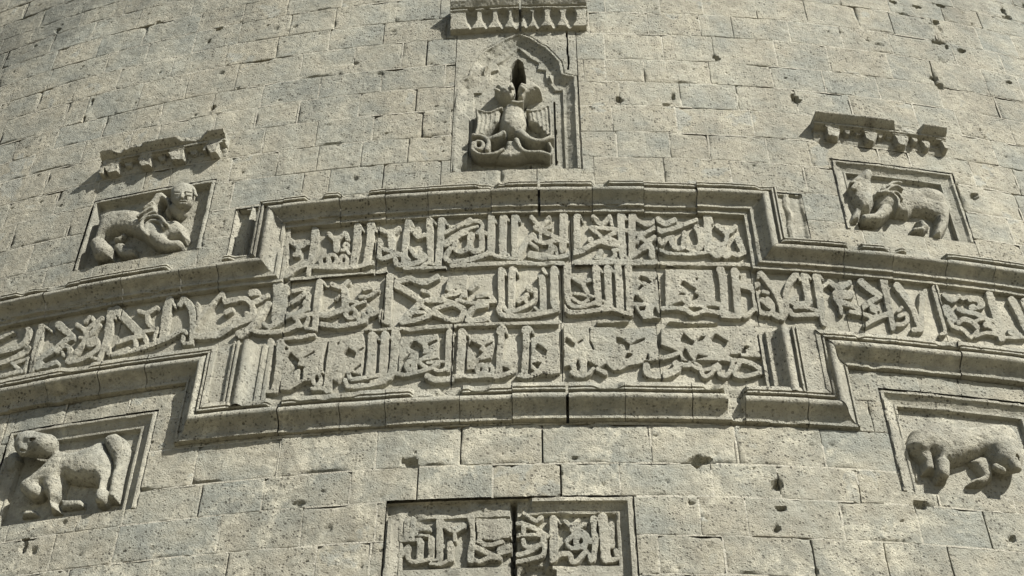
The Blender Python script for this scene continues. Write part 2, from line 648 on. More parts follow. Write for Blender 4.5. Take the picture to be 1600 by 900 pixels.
LT(2, 1130, 410, """
100>95>90 142,105 162,300 192,660
28 185,105 215,155
70 0,655 170,665
-
60 230,640 290,662 345,615 410,560
85 400,390 425,560
70 215,285 345,305 430,270
60 350,320 405,400
-
76 460,130 560,240 680,420 738,600 720,672 650,655
40 450,115 440,180
-
90>80>75>75>60 910,150 822,260 782,400 790,600 745,690
30 935,150 965,215
-
60 430,560 475,622 600,632 622,530 555,450
70 490,465 590,545
48 500,360 555,375
-
95 1010,150 1042,300 1072,500
28 1055,150 1095,200
60 905,445 850,490 950,512 1080,500
-
95 1160,150 1192,300 1232,630
28 1200,150 1250,215
48 895,560 1000,552 1210,612
56 825,590 885,660 1010,650 1250,642
70 1240,690 1272,750
-
70 1330,240 1450,310 1580,250
50 1240,305 1310,250
60 1455,345 1400,412
50 1400,450 1465,550 1480,630
70 1440,480 1570,520
""")
LT(2, 1310, 425, """
60 20,150 130,140
110 -20,270 140,280
60 150,405 290,465
52 150,492 300,520 400,555
-
90 282,115 380,195 510,290
72 520,302 400,372 300,440
-
50 400,572 500,545 645,500
60 340,660 450,592 630,520
100 440,450 480,470
x 478,505 500,485 525,505 500,528
-
100>90>80>60 565,90 600,260 635,420 690,690
-
95>85>75>62 732,165 825,285 945,480 1000,650
72 1050,270 1040,450 1040,700
60 1040,715 940,718
60 1085,235 1050,330
-
55 760,545 840,520 868,600 800,650 735,650
42 795,440 748,485
-
85>76>70>60>40 1212,195 1245,350 1292,520 1345,730 1285,775
""")
LT(2, 1430, 435, """
70 425,235 540,320 640,255
130 450,440 560,590
-
70 640,445 745,480 900,520 1100,622
60 700,290 760,270
95 810,290 940,310 980,385 830,420
x 875,370 900,345 925,370 900,390
-
50 850,640 1000,592 1170,622
72 640,640 720,590 850,640 910,700
60 500,600 560,700 700,745 800,840
60 910,780 820,860
-
85 1040,670 1140,710 1200,785
x 1075,745 1100,728 1125,748 1100,765
52 900,842 1050,792 1230,822
-
112 1092,225 1182,520 1275,870
-
100 1412,305 1500,450 1650,760
30 1470,310 1510,400
-
85 1400,770 1530,830
40 1330,862 1620,862
-
100 1600,330 1700,560
""", 9.376)
LT(3, 400, 505, """
75 180,220 140,500 95,850
-
100>95>90 302,240 292,500 232,830
50 150,850 235,845
-
f 340,230 420,290 600,265 900,200 880,260 840,400 830,570 855,625 730,625 690,720 600,720 420,835 300,830 330,500
x 380,412 430,360 540,460 505,525 592,540 430,620 480,540
x 580,432 720,340 732,372 620,425
x 540,540 600,540 580,700 535,712
x 352,312 375,295 398,320 372,342
-
100 962,225 932,450 885,820
o 48 755,695 48,75
50 700,812 900,802
-
f 960,190 1330,130 1360,250 1335,500 1320,650 1140,600 1020,735 935,690
x 1088,372 1150,300 1252,372 1225,440 1150,420
x 1280,332 1350,288 1350,312 1290,345
x 1218,572 1305,500 1312,532 1230,592
x 1008,242 1042,225 1042,260 1015,272
-
60 1110,700 1155,780 1400,770 1600,722
60 1150,622 1185,690 1300,682 1510,652
-
110 1452,155 1442,400 1422,640
30 1500,145 1532,195
""")
LT(3, 580, 500, """
105 172,185 160,400 142,710
28 212,190 242,232
-
105>105>82>62 302,150 292,400 255,650 170,735 0,780
-
f 365,215 540,200 830,170 842,470 580,520 430,460 345,640 340,400
x 460,322 530,250 632,312 650,380 642,420 692,420 580,492 580,400 500,362
x 700,292 825,240 832,262 720,322
x 388,502 482,410 492,425 445,490 395,540
o 74 490,572 48,52
-
50 300,660 400,682 560,652 740,600 835,540
50 585,525 695,592
40 700,530 830,512 900,512
45 800,622 870,632 950,592
-
105>100>88 982,165 972,400 960,600
75 700,700 800,742 1000,732
28 1012,135 1042,172
-
100 1132,150 1122,400 1102,640
60 1030,702 1150,692 1290,692
28 1165,130 1205,185
-
f 1230,205 1530,180 1540,300 1500,470 1350,500 1280,600 1195,600 1195,420
x 1198,312 1250,255 1380,320 1342,370 1402,400 1322,475 1280,450 1312,410
x 1410,312 1522,265 1512,292 1430,342
-
o 58 1380,612 55,55
o 58 1462,622 55,62
45 1290,702 1540,692
""")
LT(3, 760, 495, """
82 185,200 172,400 152,700
110 175,165 200,155
28 232,130 255,200
60 100,742 250,712 350,650 350,580
70 220,580 330,622
-
82 495,200 490,400 472,700
110 490,165 510,160
28 552,130 585,195
60 400,722 520,742 650,692 735,660
-
f 560,265 900,170 920,690 810,722 620,680 555,640
x 588,382 640,330 762,420 742,490 690,470
x 730,512 752,500 742,532
x 560,580 640,560 690,570 640,650
-
f 965,95 1280,120 1300,400 1400,430 1580,440 1600,640 1500,560 1420,640 1360,600 1260,540 1250,700 1080,700 1040,600 970,620
f 1295,130 1620,130 1620,450 1295,410
x 968,302 1000,252 1112,330 1090,385 1050,380
x 1130,322 1212,265 1212,292 1150,335
x 1118,572 1142,520 1182,620 1162,668 1125,660
x 1285,310 1310,310 1352,400 1330,412
50 1060,690 1150,722 1260,722 1335,642
60 1390,650 1490,692
""")
LT(3, 940, 495, """
f 100,150 700,130 730,540 600,545 540,540 500,580 350,600 250,655 150,662 70,600 40,540 100,480
x 118,292 160,235 250,260 352,340 350,390 312,422 280,350 200,330
x 352,352 440,290 540,255 546,282 440,335
x 275,512 320,445 392,460 330,525
x 540,532 580,440 600,532
-
f 745,145 1600,130 1600,560 1470,540 1180,540 1140,560 1000,540 960,430 745,340
x 980,262 1020,200 1162,312 1130,355 1000,312
x 1188,292 1240,240 1302,235 1260,290 1200,308
x 1368,272 1420,205 1582,300 1530,392 1490,340 1390,302
x 1005,442 1040,380 1152,550 1080,550 1020,492
x 1170,512 1200,465 1332,490 1210,522 1180,532
x 745,380 780,355 925,430 745,470
-
55 740,512 850,492 985,440
90 560,610 565,680 640,725 800,715 945,650 930,580
60 920,582 1085,602
-
50 1100,582 1200,642 1350,642 1450,592
55 1250,682 1285,740 1350,722 1450,622
40 1170,572 1240,612
""")
LT(3, 1080, 495, """
f 480,115 800,100 860,460 620,455 440,475 400,400 470,300
x 618,432 672,360 725,378 680,400 690,440 640,452
36 640,472 800,478 965,482
-
60 350,522 440,502 520,560 482,680 420,732 352,700 352,620
-
55 620,560 545,660 560,722 660,742 900,682 965,700
60 540,540 700,560 800,600
60 805,605 875,642
""")
LT(4, 600, 785, """
50 202,205 202,460
72>65 285,230 275,440
60 362,200 352,420
42 210,472 460,462
-
40 380,402 560,412
55 380,360 460,330 570,335
-
78 455,490 442,690
60 290,590 300,690 370,732 460,705
70 200,650 300,560
-
82 592,455 586,690
50 460,722 560,702
-
80 690,205 692,450 692,700
30 722,205 762,262
40 610,712 680,705
46 580,762 700,765 805,722
-
80 770,295 880,345 990,290
45 885,350 882,470
82 825,510 832,700
-
92>64>64>82>82 1082,175 1102,300 1112,450 1082,600 1082,720
-
60 1180,482 1300,532 1475,490
70 1150,560 1280,622 1440,690
56 1090,702 1200,732 1320,685 1440,692
-
f 1140,200 1590,200 1590,430 1480,440 1400,480 1170,450
110 1460,600 1590,560
""")
LT(4, 795, 785, """
60 100,262 180,262 182,380
70 200,272 340,330 475,420
50 95,412 220,402 430,402
-
65 180,470 200,540 290,552 410,510 425,460
70 110,650 230,622 335,560
60 90,740 290,702 430,642 452,480
-
55 190,130 330,222 405,180
-
105 560,205 560,400 560,690
30 612,205 642,262
-
60 700,232 780,285 870,220
55 942,262 800,355
50 790,290 785,340
-
o 70 900,482 60,70
60 720,482 870,362 965,392 1015,490
50 730,532 800,572 945,560
-
66 540,722 640,645 760,645 790,735 850,730 965,610
-
100>55>90>62 1062,205 1060,340 1080,450 1065,690
45 1060,715 1020,732 1002,640
-
125>110>130 1170,185 1190,400 1215,690
60 1340,600 1352,700 1210,722
-
70 1282,265 1292,540
""")
# ------------------------------------------------------------------ traced relief figures (width:height in the crop's pixels : metres)
SPHINX = """
f .095:.045 300,390 440,340 600,322 720,335 760,420 800,390 930,385 1000,445 1130,435 1205,500 1235,620 1195,662 1130,622 1040,645 1145,690 1130,718 1040,724 930,732 840,684 740,606 640,562 560,545 450,552 380,592 340,640 420,680 452,750 440,832 270,862 252,760 262,700 240,640 280,540
f .065:.02 430,700 480,650 545,640 585,700 672,708 678,772 600,802 500,792
f .06:.015 440,600 500,590 560,540 570,580 500,640 440,630
150>190:.115>.13 290,680 350,775
170>150>115>95:.125>.125>.11>.10 850,540 915,640 1020,695 1125,690
34:.145 790,575 732,490 785,405 920,388 995,465
28:.135 805,550 785,480 850,430 930,440 965,500
f .12:.02 690,420 760,300 840,190 880,130 960,115 1020,170 1035,250 1020,310 985,345 960,330 990,270 985,220 940,205 900,250 890,330 820,420
24:.14 700,385 790,325 850,295
24:.14 725,430 810,362 880,340
24:.14 770,300 850,240
"""
SPHINX_HEAD = """
b 240>232>180:.185>.19>.18 1175,165 1173,200 1180,240
b 34:.125 1062,130 1100,75 1180,52 1270,85 1308,170
b 20>30:.188>.200 1166,140 1162,188
g 13:.186 1090,142 1138,140
g 13:.184 1206,150 1262,153
g 12:.190 1140,238 1212,240
b 14:.187 1080,122 1140,122
b 14:.186 1200,128 1272,138
b 18:.189 1146,226 1206,228
b 22:.187 1146,254 1204,256
b 20:.184 1095,158 1135,158
b 20:.184 1208,168 1255,170
150>150:.11>.10 1090,330 1150,360
"""
LION_R = """
f .088:.05 430,340 560,328 700,328 830,308 940,288 1060,308 1135,340 1195,430 1228,520 1232,600 1215,690 1150,700 1100,620 1040,592 960,562 850,552 800,592 690,574 620,562 560,592 500,642 335,645 312,605 350,575 480,570 500,530 450,480 430,400
210:.105 560,430 580,470
250:.105 980,420 1050,440
f .105:.02 1110,520 1222,600 1218,690 1150,802 1055,765 1110,630
f .075:.02 890,600 960,620 1032,680 975,742 830,735 838,690 920,680
f .115:.04 162,290 190,210 270,150 350,103 408,130 402,220 422,300 432,400 442,470 400,545 300,545 240,480 200,420 178,340
b 85>95:.135>.13 372,142 345,190
b 50:.13 215,300 260,250
20:.125 200,235 290,190
f .095:.015 250,478 322,520 292,602 188,645 200,585
120>105>90:.125>.12>.11 560,520 480,595 350,615
f .11:.015 500,300 620,200 720,215 738,300 690,335 600,330
34:.125 700,490 682,395 600,338 480,335
24:.13 520,300 640,235 720,235
24:.13 560,315 660,265 735,300
24:.125 620,330 690,340 735,400
g 16:.118 200,312 300,318 410,312
g 22:.122 352,222 372,250
g 14:.120 250,250 290,260
"""
LION_BL = """
f .115:.065 450,338 560,362 650,347 740,312 820,272 852,350 882,390 908,450 902,520 882,592 848,735 832,775 752,772 768,690 770,625 740,608 650,607 560,592 522,582 510,640 480,720 440,760 472,832 395,838 380,780 360,700 352,650 300,725 240,738 200,692 148,640 200,590 290,520 350,460 410,400
f .085:.03 820,282 870,237 940,218 1000,258 1032,330 1022,420 992,520 967,640 942,762 862,755 880,600 905,520 900,440 860,370
115:.115 225,640 285,690
90:.118 815,700 805,735
150:.105 430,610 440,660
b 195>190:.185>.185 225,300 365,322
b 100:.18 190,325 200,350
b 50:.175 170,275 215,240
b 56:.175 300,232 350,250
b 36:.19 215,255 290,250
g 30:.172 258,266 282,268
g 26:.160 330,275 350,280
g 20:.165 170,352 240,362
f .045:.02 480,735 640,735 670,760 665,800 480,815
f .06:.03 20,440 60,350 150,350 175,440 120,540 50,540
f .05:.02 150,880 200,815 270,810 300,860
"""
LION_BR = """
f .12:.07 340,402 352,370 430,340 490,312 590,300 680,342 800,352 870,346 950,326 1080,322 1170,362 1228,432 1252,560 1246,640 1200,712 1120,742 1050,712 1010,692 960,622 940,582 860,612 760,642 642,662 652,792 555,802 545,690 520,600 500,590 420,600 345,560 300,500 320,440
f .08:.03 345,440 480,430 510,560 530,680 540,740 430,738 425,650 380,600 330,540
b 250>235:.165>.17 1100,560 1125,630
b 90:.175 1190,650 1205,690
b 60:.17 1040,690 1090,715
g 36:.150 1212,605 1216,640
g 18:.150 1050,600 1090,640
f .07:.03 815,642 900,600 960,620 1012,700 1012,790 930,842 790,835 845,785 912,765 870,702
f .03:.02 300,520 380,610 400,790 380,790 390,640
100:.115 600,660 602,740
g 12:.118 480,470 520,560 545,690
"""
EAGLE = """
f .088:.012 352,268 480,300 620,258 612,400 560,432 440,545 345,545 378,420
f .088:.012 890,282 1000,282 1118,228 1142,330 1148,552 1090,545 1000,440 900,400
24:.098 368,290 385,400 360,540
16:.093 420,310 425,400 405,520
16:.093 470,315 470,400 450,490
16:.093 520,310 515,380 500,450
16:.093 570,300 560,400
26:.100 362,275 480,305 620,262
24:.098 1122,245 1135,400 1140,545
16:.093 1085,270 1098,400 1100,530
16:.093 1040,285 1055,400 1060,490
16:.093 995,295 1010,400 1025,450
16:.093 945,300 960,380
26:.100 890,285 1000,285 1112,230
f .135:.06 650,250 740,218 840,240 882,330 898,430 862,500 800,565 680,565 608,500 592,420 620,310
o 38:.115 388,650 46,42
36:.115 332,620 322,690 400,742 540,738 640,690
44:.12 332,548 430,558 488,615 472,695
60>50:.13>.12 640,520 560,565 480,590
90>70>62>60:.135>.125>.12>.115 820,520 920,585 1030,608 1145,568
62>50>42>42:.125>.115>.11>.11 780,600 825,685 900,722 1030,722 1120,748
32:.1 1118,630 1152,690 1140,740
f .1:.02 665,590 800,585 832,680 890,745 720,785 560,762 640,690
f .05:.03 340,720 560,745 720,775 900,745 1110,745 1070,785 720,815 400,800
f .13:.029 548,70 600,30 650,62 690,42 722,8 762,30 768,120 772,165 720,205 655,185 600,142 568,100
f .125:.029 788,62 830,18 882,42 960,18 1042,70 1052,122 960,142 892,165 850,205 780,185 800,120
30:.145 740,195 790,205 840,190
b 44:.15 832,40 855,60
b 44:.15 722,30 742,55
b 40:.15 565,70 590,80
g 26:.118 965,52 982,58
g 22:.122 620,80 640,90
g 14:.138 745,300 755,430
g 11:.106 690,640 640,745
g 11:.106 700,640 700,765
g 11:.106 715,640 765,745
g 11:.106 750,620 830,730
"""
# ------------------------------------------------------------------ ground
gq = np.array([[0, 1, 2, 3]]); G = 2000.0; GZ = -1.6
g = mesh_obj('ground', np.array([[-G,-G,GZ],[G,-G,GZ],[G,G,GZ],[-G,G,GZ]]), gq, M_GROUND, None, angle=0); g['kind'] = 'structure'

# ------------------------------------------------------------------ the round tower: shell, mortar and every ashlar block
UA, UB, ZA, ZB = -6.2, 5.6, 3.2, 11.25
ZONES = [(-6.3, 6.3, 5.197, 6.25), (-2.285, 1.915, 4.723, 5.197), (-1.992, 1.647, 6.25, 6.755),
         (-3.40, -2.405, 6.44, 7.165), (2.13, 3.085, 6.47, 7.20), (-3.49, -2.447, 4.30, 5.035), (2.085, 3.13, 4.30, 5.065),
         (-2.205, -1.992, 6.29, 6.80), (1.647, 1.862, 6.29, 6.79), (-0.645, 0.31, 6.972, 8.62), (-0.92, 0.505, 3.55, 4.205)]
def in_zone(U, Z):
    m = np.zeros(np.broadcast(U, Z).shape, bool)
    for a, b, c, d in ZONES: m |= (U > a) & (U < b) & (Z > c) & (Z < d)
    return m
tower = thing('tower', 'huge round tower wall of coursed greenish grey basalt ashlar blocks', 'tower', 0, GZ, 0)
us = np.concatenate([np.linspace(-math.pi*R, UA, 90), np.linspace(UB, math.pi*R, 90)]); zs = np.array([GZ, 0.5, 2.0, ZA, ZB, 12.5, 14.0])
msk = np.ones((len(zs)-1, len(us)-1), bool); msk[3, 89] = False
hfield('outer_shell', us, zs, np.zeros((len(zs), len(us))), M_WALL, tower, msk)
cu = np.linspace(-math.pi*R, math.pi*R, 121)
hfield('core', cu, np.array([GZ, 13.9]), np.full((2, 121), -3.5), M_MORTAR, tower)
def lines(a, b, step, extra=()):
    v = list(np.linspace(a, b, max(2, int(round((b-a)/step))+1))) + [e for e in extra if a < e < b]
    v = np.unique(np.round(v, 5)); return v[np.concatenate([[True], np.diff(v) > 1e-4])]
us = lines(UA, UB, 0.06, [e for z in ZONES for e in z[:2]]); zs = lines(ZA, ZB, 0.06, [e for z in ZONES for e in z[2:]])
U, Z = np.meshgrid(us, zs); uc = (us[1:]+us[:-1])/2; zc = (zs[1:]+zs[:-1])/2
hfield('backing_core', us, zs, np.full(U.shape, -.075), M_WALL, tower, ~in_zone(*np.meshgrid(uc, zc)))
COURSES = [(3.20,3.20),(3.45,3.45),(3.685,3.70),(3.93,3.95),(4.18,4.215),(4.415,4.44),(4.70,4.723),(4.95,4.96),(5.197,5.197),
           (6.25,6.25),(6.53,6.53),(6.825,6.80),(7.115,7.09),(7.38,7.375),(7.67,7.675),(7.925,7.975),(8.195,8.25),(8.52,8.585),
           (8.80,8.87),(9.08,9.185),(9.36,9.43),(9.64,9.69),(9.87,9.94),(10.13,10.20),(10.40,10.46),(10.68,10.72),(10.96,10.98),(11.25,11.25)]
def course_z(k, u):
    a, b = COURSES[k]; u = np.asarray(u, float)
    return a + (b-a)*np.clip((u+4)/7, -0.3, 1.3) + 0.004*vn(u*2.1, k*7.3, 3)*(8 < k < 27 or 0 < k < 8)
J4 = {(0,0): "25,390 85,570 265,115 520,90 205,210 870,115 920,330 1080,410 740,500 870,620 650,795 1005,720 1500,200 1420,330 1190,470 395,760 555,640 1165,560 20,820",
 (400,0): "880,40 950,40 215,160 460,240 800,200 1065,360,12 135,285 280,420 612,400 912,360 395,560 780,530 1180,510 35,610 265,700 1002,610,7 645,650 1040,770,8 730,800 380,830 1215,800 60,830",
 (800,0): "845,120 1170,130 1375,160 1525,60 578,300 940,290 1255,290 580,400 825,430 1235,450 450,500 670,560 1050,580 1410,610 628,740 1025,740 1500,740 655,860 985,870 1230,870",
 (1200,0): "235,75 560,110 770,140,6 130,190 460,240 760,260 1085,60,6 1150,20 1320,120,5 1320,250 40,300 20,460 350,510 1025,430,7 1465,400 1440,680 1070,590 505,610",
 (0,225): "290,240 440,490 345,390 900,240 1065,200 180,740 1440,160 1450,320 520,50 335,20",
 (400,225): "385,90 660,60 950,50 295,230 460,220 795,190,8 1155,170 40,20",
 (800,225): "510,140 655,20 990,30 1235,30 950,140 1360,140",
 (1200,225): "265,80 225,180 690,60 880,80 1265,150 1420,70 1560,370",
 (0,675): "1215,220 1250,430,7 1370,620 1420,830,6 720,700 320,770 940,860 425,885 40,650",
 (400,675): "165,40 140,190 750,120 1280,100,5 40,400 590,340 1010,310,5 1480,290 285,570 370,800",
 (800,675): "190,90,10 870,90 1405,100 305,290,7 675,290 1250,290 1175,530 1470,540 1330,760",
 (1200,675): "60,260 345,110 560,300 475,600 940,570 1370,600,6 285,770,5 745,800,5 1140,800,7 1070,420 1540,450",
 (0,450): "810,720 400,800", (1200,450): "930,560 1190,600"}
joints = [[] for _ in COURSES]
for (ox, oy), t in J4.items():
    for w in t.split():
        v = [float(x) for x in w.split(',')]
        u, z = at(ox+v[0]/4, oy+v[1]/4); gap = (v[2] if len(v) > 2 else 0)/1600
        for k in range(len(COURSES)-1):
            if k != 8 and course_z(k, u) <= z < course_z(k+1, u): joints[k].append((float(u), gap))
HOLES = []   # large cavities: pixel, half axes in pixels, depth in mm
for w in """91,47,6,5,40 247,35,6,4,35 326,65,4,4,35 341,46,8,4,40 55,72,4,3,30 346,114,5,3,25 184,158,7,3,20 143,161,4,6,35 131,186,3,5,35 331,170,5,5,40
305,180,5,3,30 178,177,3,3,20 431,46,5,5,25 460,41,6,3,30 512,196,4,3,20 555,99,5,4,30 616,49,7,3,20 593,115,7,3,30 530,115,4,3,20 965,155,6,6,40 1052,150,4,8,35 1040,163,9,3,30 1118,90,6,5,45
1243,156,6,8,50 1238,150,3,5,40 1372,69,11,4,25 1396,3,7,4,50 1433,10,7,4,45 1471,9,9,4,50 1463,35,8,4,45 1470,47,5,8,30 1468,67,12,4,45 1479,73,4,6,40 1501,79,6,4,45 1470,94,6,7,25
1458,122,8,4,50 1468,133,8,6,45 1567,17,5,7,45 1575,28,7,5,40 1601,10,4,7,45 1577,129,5,3,40 1521,306,5,6,45 555,279,7,4,30 641,723,10,6,45 1094,720,15,6,55 504,767,4,3,25 512,827,4,4,25 467,787,9,3,30
38,856,5,8,35 52,861,4,4,30 1215,757,6,8,50 1220,794,7,3,40 1213,826,4,4,40 1438,789,9,5,35 1582,842,4,4,40 1352,777,13,9,14 898,716,6,3,30 1077,786,3,3,30 100,816,4,3,30 565,689,3,2,20
1328,80,3,2,25 1313,50,3,2,25 1227,122,3,2,30 1322,111,3,2,20 1520,37,4,3,30 1409,21,4,2,25 1412,15,3,2,25 876,740,4,2,25 943,757,3,2,25 1043,752,3,3,25 1300,694,3,3,25 1383,829,3,3,25 1512,840,3,3,20 1276,893,3,3,30""".split():
    x, y, a, b, dp = (float(v) for v in w.split(',')); u, z = at(x, y)
    HOLES.append((float(u), float(z), a*0.0042, b*0.0052, dp/1000*(1 if dp > 34 else .55)))
pits = np.stack([rng.uniform(UA, UB, 1500), rng.uniform(ZA, ZB, 1500), rng.uniform(.004, .011, 1500)**1, rng.uniform(.006, .016, 1500)], 1)
blocks = []
for k in range(len(COURSES)-1):
    if k == 8: continue
    js = sorted(joints[k]); lst = []
    for j in js:
        if not lst or j[0]-lst[-1][0] > 0.11: lst.append(j)
    full = []; prev = UA; u = UA
    for j in lst + [(UB, 0)]:
        gap = j[0]-prev
        if gap > 0.66:
            n = int(round(gap/rng.uniform(.38, .5))); cuts = np.linspace(prev, j[0], n+1)[1:-1] + rng.uniform(-.07, .07, n-1)
            full += [(float(c), 0) for c in cuts]
        if j[0] < UB: full.append(j)
        prev = j[0]
    full = [(UA, 0)] + full + [(UB, 0)]
    for a, b in zip(full[:-1], full[1:]): blocks.append((k, a, b))
def block_arrays(k, A, B, idx):
    u0, u1 = A[0], B[0]; um = (u0+u1)/2; zl, zh = float(course_z(k, um)), float(course_z(k+1, um))
    px, py = pix(np.float64(um), np.float64((zl+zh)/2), 0.0)
    vis = (-60 < px < 1660) and (-60 < py < 960)
    st = 0.0125 if vis else 0.06
    r = np.random.default_rng(idx*13+5)
    g0 = .0009 + r.uniform(0, .0014) + A[1]/2; g1 = .0009 + r.uniform(0, .0014) + B[1]/2
    gz = .0008 + r.uniform(0, .0014)
    def ax(a, b, cuts):
        core = np.linspace(a+.012, b-.012, max(2, int((b-a)/st)))
        v = np.concatenate([[a, a+.0012, a+.006], core, [b-.006, b-.0012, b]])
        for c in cuts:
            if a+.001 < c < b-.001: v = np.append(v, c)
        v = np.unique(v); keep = np.ones(len(v), bool)
        for i in range(1, len(v)-1):
            if v[i]-v[i-1] < .0008 and not any(abs(v[i]-c) < 1e-6 for c in cuts): keep[i] = False
        return v[keep]
    cu = [e for z in ZONES if z[2] < zh and z[3] > zl for e in z[:2]]; cz = [e for z in ZONES if z[0] < u1 and z[1] > u0 for e in z[2:]]
    us = ax(u0+g0, u1-g1, cu); W = zh-zl
    zs = ax(zl+gz, zh-gz, [c for c in cz if zl < c < zh])
    U, Z = np.meshgrid(us, zs)
    # follow the slightly wandering course lines
    t = (Z-zl)/W; Zw = Z + (1-t)*(course_z(k, U)-zl) + t*(course_z(k+1, U)-zh)
    cut = [c for c in cz if zl < c < zh]
    if cut: Zw = Z
    mask = ~in_zone(*np.meshgrid((us[1:]+us[:-1])/2, (zs[1:]+zs[:-1])/2))
    if not mask.any(): return None
    de = np.minimum(np.minimum(U-us[0], us[-1]-U), np.minimum(Z-zs[0], zs[-1]-Z))
    dc = np.hypot(np.minimum(U-us[0], us[-1]-U), np.minimum(Z-zs[0], zs[-1]-Z))
    off = r.normal(0, .0010); tu, tz = r.normal(0, .003), r.normal(0, .004)
    H = off + tu*(U-um) + tz*(Z-(zl+zh)/2)
    H = H + .0040*fbm(U*8, Zw*8, 11+idx % 5, 3) + .0034*fbm(U*36, Zw*36, 23, 2)
    wear = .003 + .010*np.maximum(0, fbm(U*6, Zw*6, 31, 3)+.05)
    H = H - .0035*np.clip(1-de/wear, 0, 1)**1.6
    chip = np.clip(fbm(U*4.5, Zw*4.5, 47+k, 2)-.30, 0, 1)*3.5
    H = H - .016*chip*np.clip(1-de/.022, 0, 1)
    if r.random() < .15: H = H - .014*np.clip(1-dc/r.uniform(.02, .05), 0, 1)
    if vis:
        for hu, hz, ha, hb, hd in HOLES:
            if hu+ha*2 < u0 or hu-ha*2 > u1 or hz+hb*2 < zl or hz-hb*2 > zh: continue
            q = ((U-hu)/ha)**2 + ((Zw-hz)/hb)**2; q = q*(1+1.1*fbm(U*26, Zw*26, 61, 3)) + .5*fbm(U*60, Zw*60, 62, 2)
            H = H - hd*np.clip(1.25-q, 0, 1)**.6
        for pu, pz, pr, pd in pits[(pits[:, 0] > u0) & (pits[:, 0] < u1) & (pits[:, 1] > zl) & (pits[:, 1] < zh)]:
            H = H - pd*np.clip(1.3-(((U-pu)/(pr*1.4))**2+((Zw-pz)/pr)**2), 0, 1)
    edge = (de < 1e-6); H = np.where(edge, -.030, H)
    H = np.maximum(H, -.07)
    co = xyz(U, Zw, H).reshape(-1, 3); q = grid_quads(len(zs), len(us), mask); co, q = compact(co, q)
    area = W*(u1-u0)*mask.mean() if vis else 0
    return area, co, q
arrs = [a for a in (block_arrays(k, A, B, i) for i, (k, A, B) in enumerate(blocks)) if a is not None]
arrs.sort(key=lambda a: -a[0])
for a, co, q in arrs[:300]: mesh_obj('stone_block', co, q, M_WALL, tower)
cos, qs, n = [], [], 0
for a, co, q in arrs[300:]: cos.append(co); qs.append(q+n); n += len(co)
if cos:
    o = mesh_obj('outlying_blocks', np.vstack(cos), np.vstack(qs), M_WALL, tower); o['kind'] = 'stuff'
# mortar pointing, flush in places and fallen out in others
vs, qs, n = [], [], 0
def strip(uu, zz, du, dz):
    global n
    m = len(uu); lv = -.0012 - .026*sstep(fbm(uu*2.3+3, zz*2.3, 88, 3), .16, .36) + .0016*vn(uu*25, zz*25, 8)
    for hu, hz, ha, hb, hd in HOLES: lv = np.where(((uu-hu)/(ha+.012))**2 + ((zz-hz)/(hb+.012))**2 < 1.6, -.065, lv)
    vs.append(np.concatenate([xyz(uu-du, zz-dz, lv), xyz(uu+du, zz+dz, lv)])); k = np.arange(m-1)
    q = np.stack([k, k+m, k+m+1, k+1], 1) if du else np.stack([k, k+1, k+m+1, k+m], 1)
    mid = (k, ); um, zm = (uu[1:]+uu[:-1])/2, (zz[1:]+zz[:-1])/2; ok = ~(in_zone(um+.008, zm+.008) | in_zone(um-.008, zm-.008)); qs.append(q[ok]+n); n += 2*m
for k in range(1, len(COURSES)-1):
    uu = np.arange(UA, UB, .03); strip(uu, course_z(k, uu), 0, .006)
for k, A, B in blocks:
    if A[0] <= UA: continue
    zz = np.arange(course_z(k, A[0]), course_z(k+1, A[0]), .03)
    if len(zz) > 1 and A[1] == 0: strip(np.full(len(zz), A[0]), zz, .006, 0)
o = mesh_obj('mortar_pointing', np.vstack(vs), np.vstack(qs), M_MORTAR, tower); o['kind'] = 'stuff'
print('BLOCKS', len(arrs), sum(1 for a in arrs if a[0] > 0))

# ------------------------------------------------------------------ stepped moulding round the inscription
PROF_IN = [(-.001,-.05),(0,.086),(.003,.095),(.013,.098),(.015,.074),(.025,.073),(.027,.098),(.038,.100),(.040,.070),(.050,.070),(.053,.074),
           (.061,.088),(.071,.098),(.083,.104),(.094,.105),(.103,.101),(.112,.091),(.120,.076),(.127,.059),(.136,.044),(.148,.034),(.162,.028),(.178,.025),(.180,.036),(.196,.036),(.199,.012),
           (.214,.000),(.216,.012),(.236,.012),(.238,-.042)]
PROF_OUT = [(-.001,-.05),(0,.078),(.004,.090),(.036,.096),(.039,.070),(.049,.070),(.051,.096),(.062,.098),(.065,.068),(.074,.068),(.077,.078),
            (.086,.092),(.096,.101),(.108,.105),(.118,.104),(.127,.099),(.137,.089),(.146,.074),(.155,.058),(.166,.044),(.181,.033),(.200,.026),(.217,.022),(.219,.034),(.235,.032),(.239,.0),(.243,-.04)]
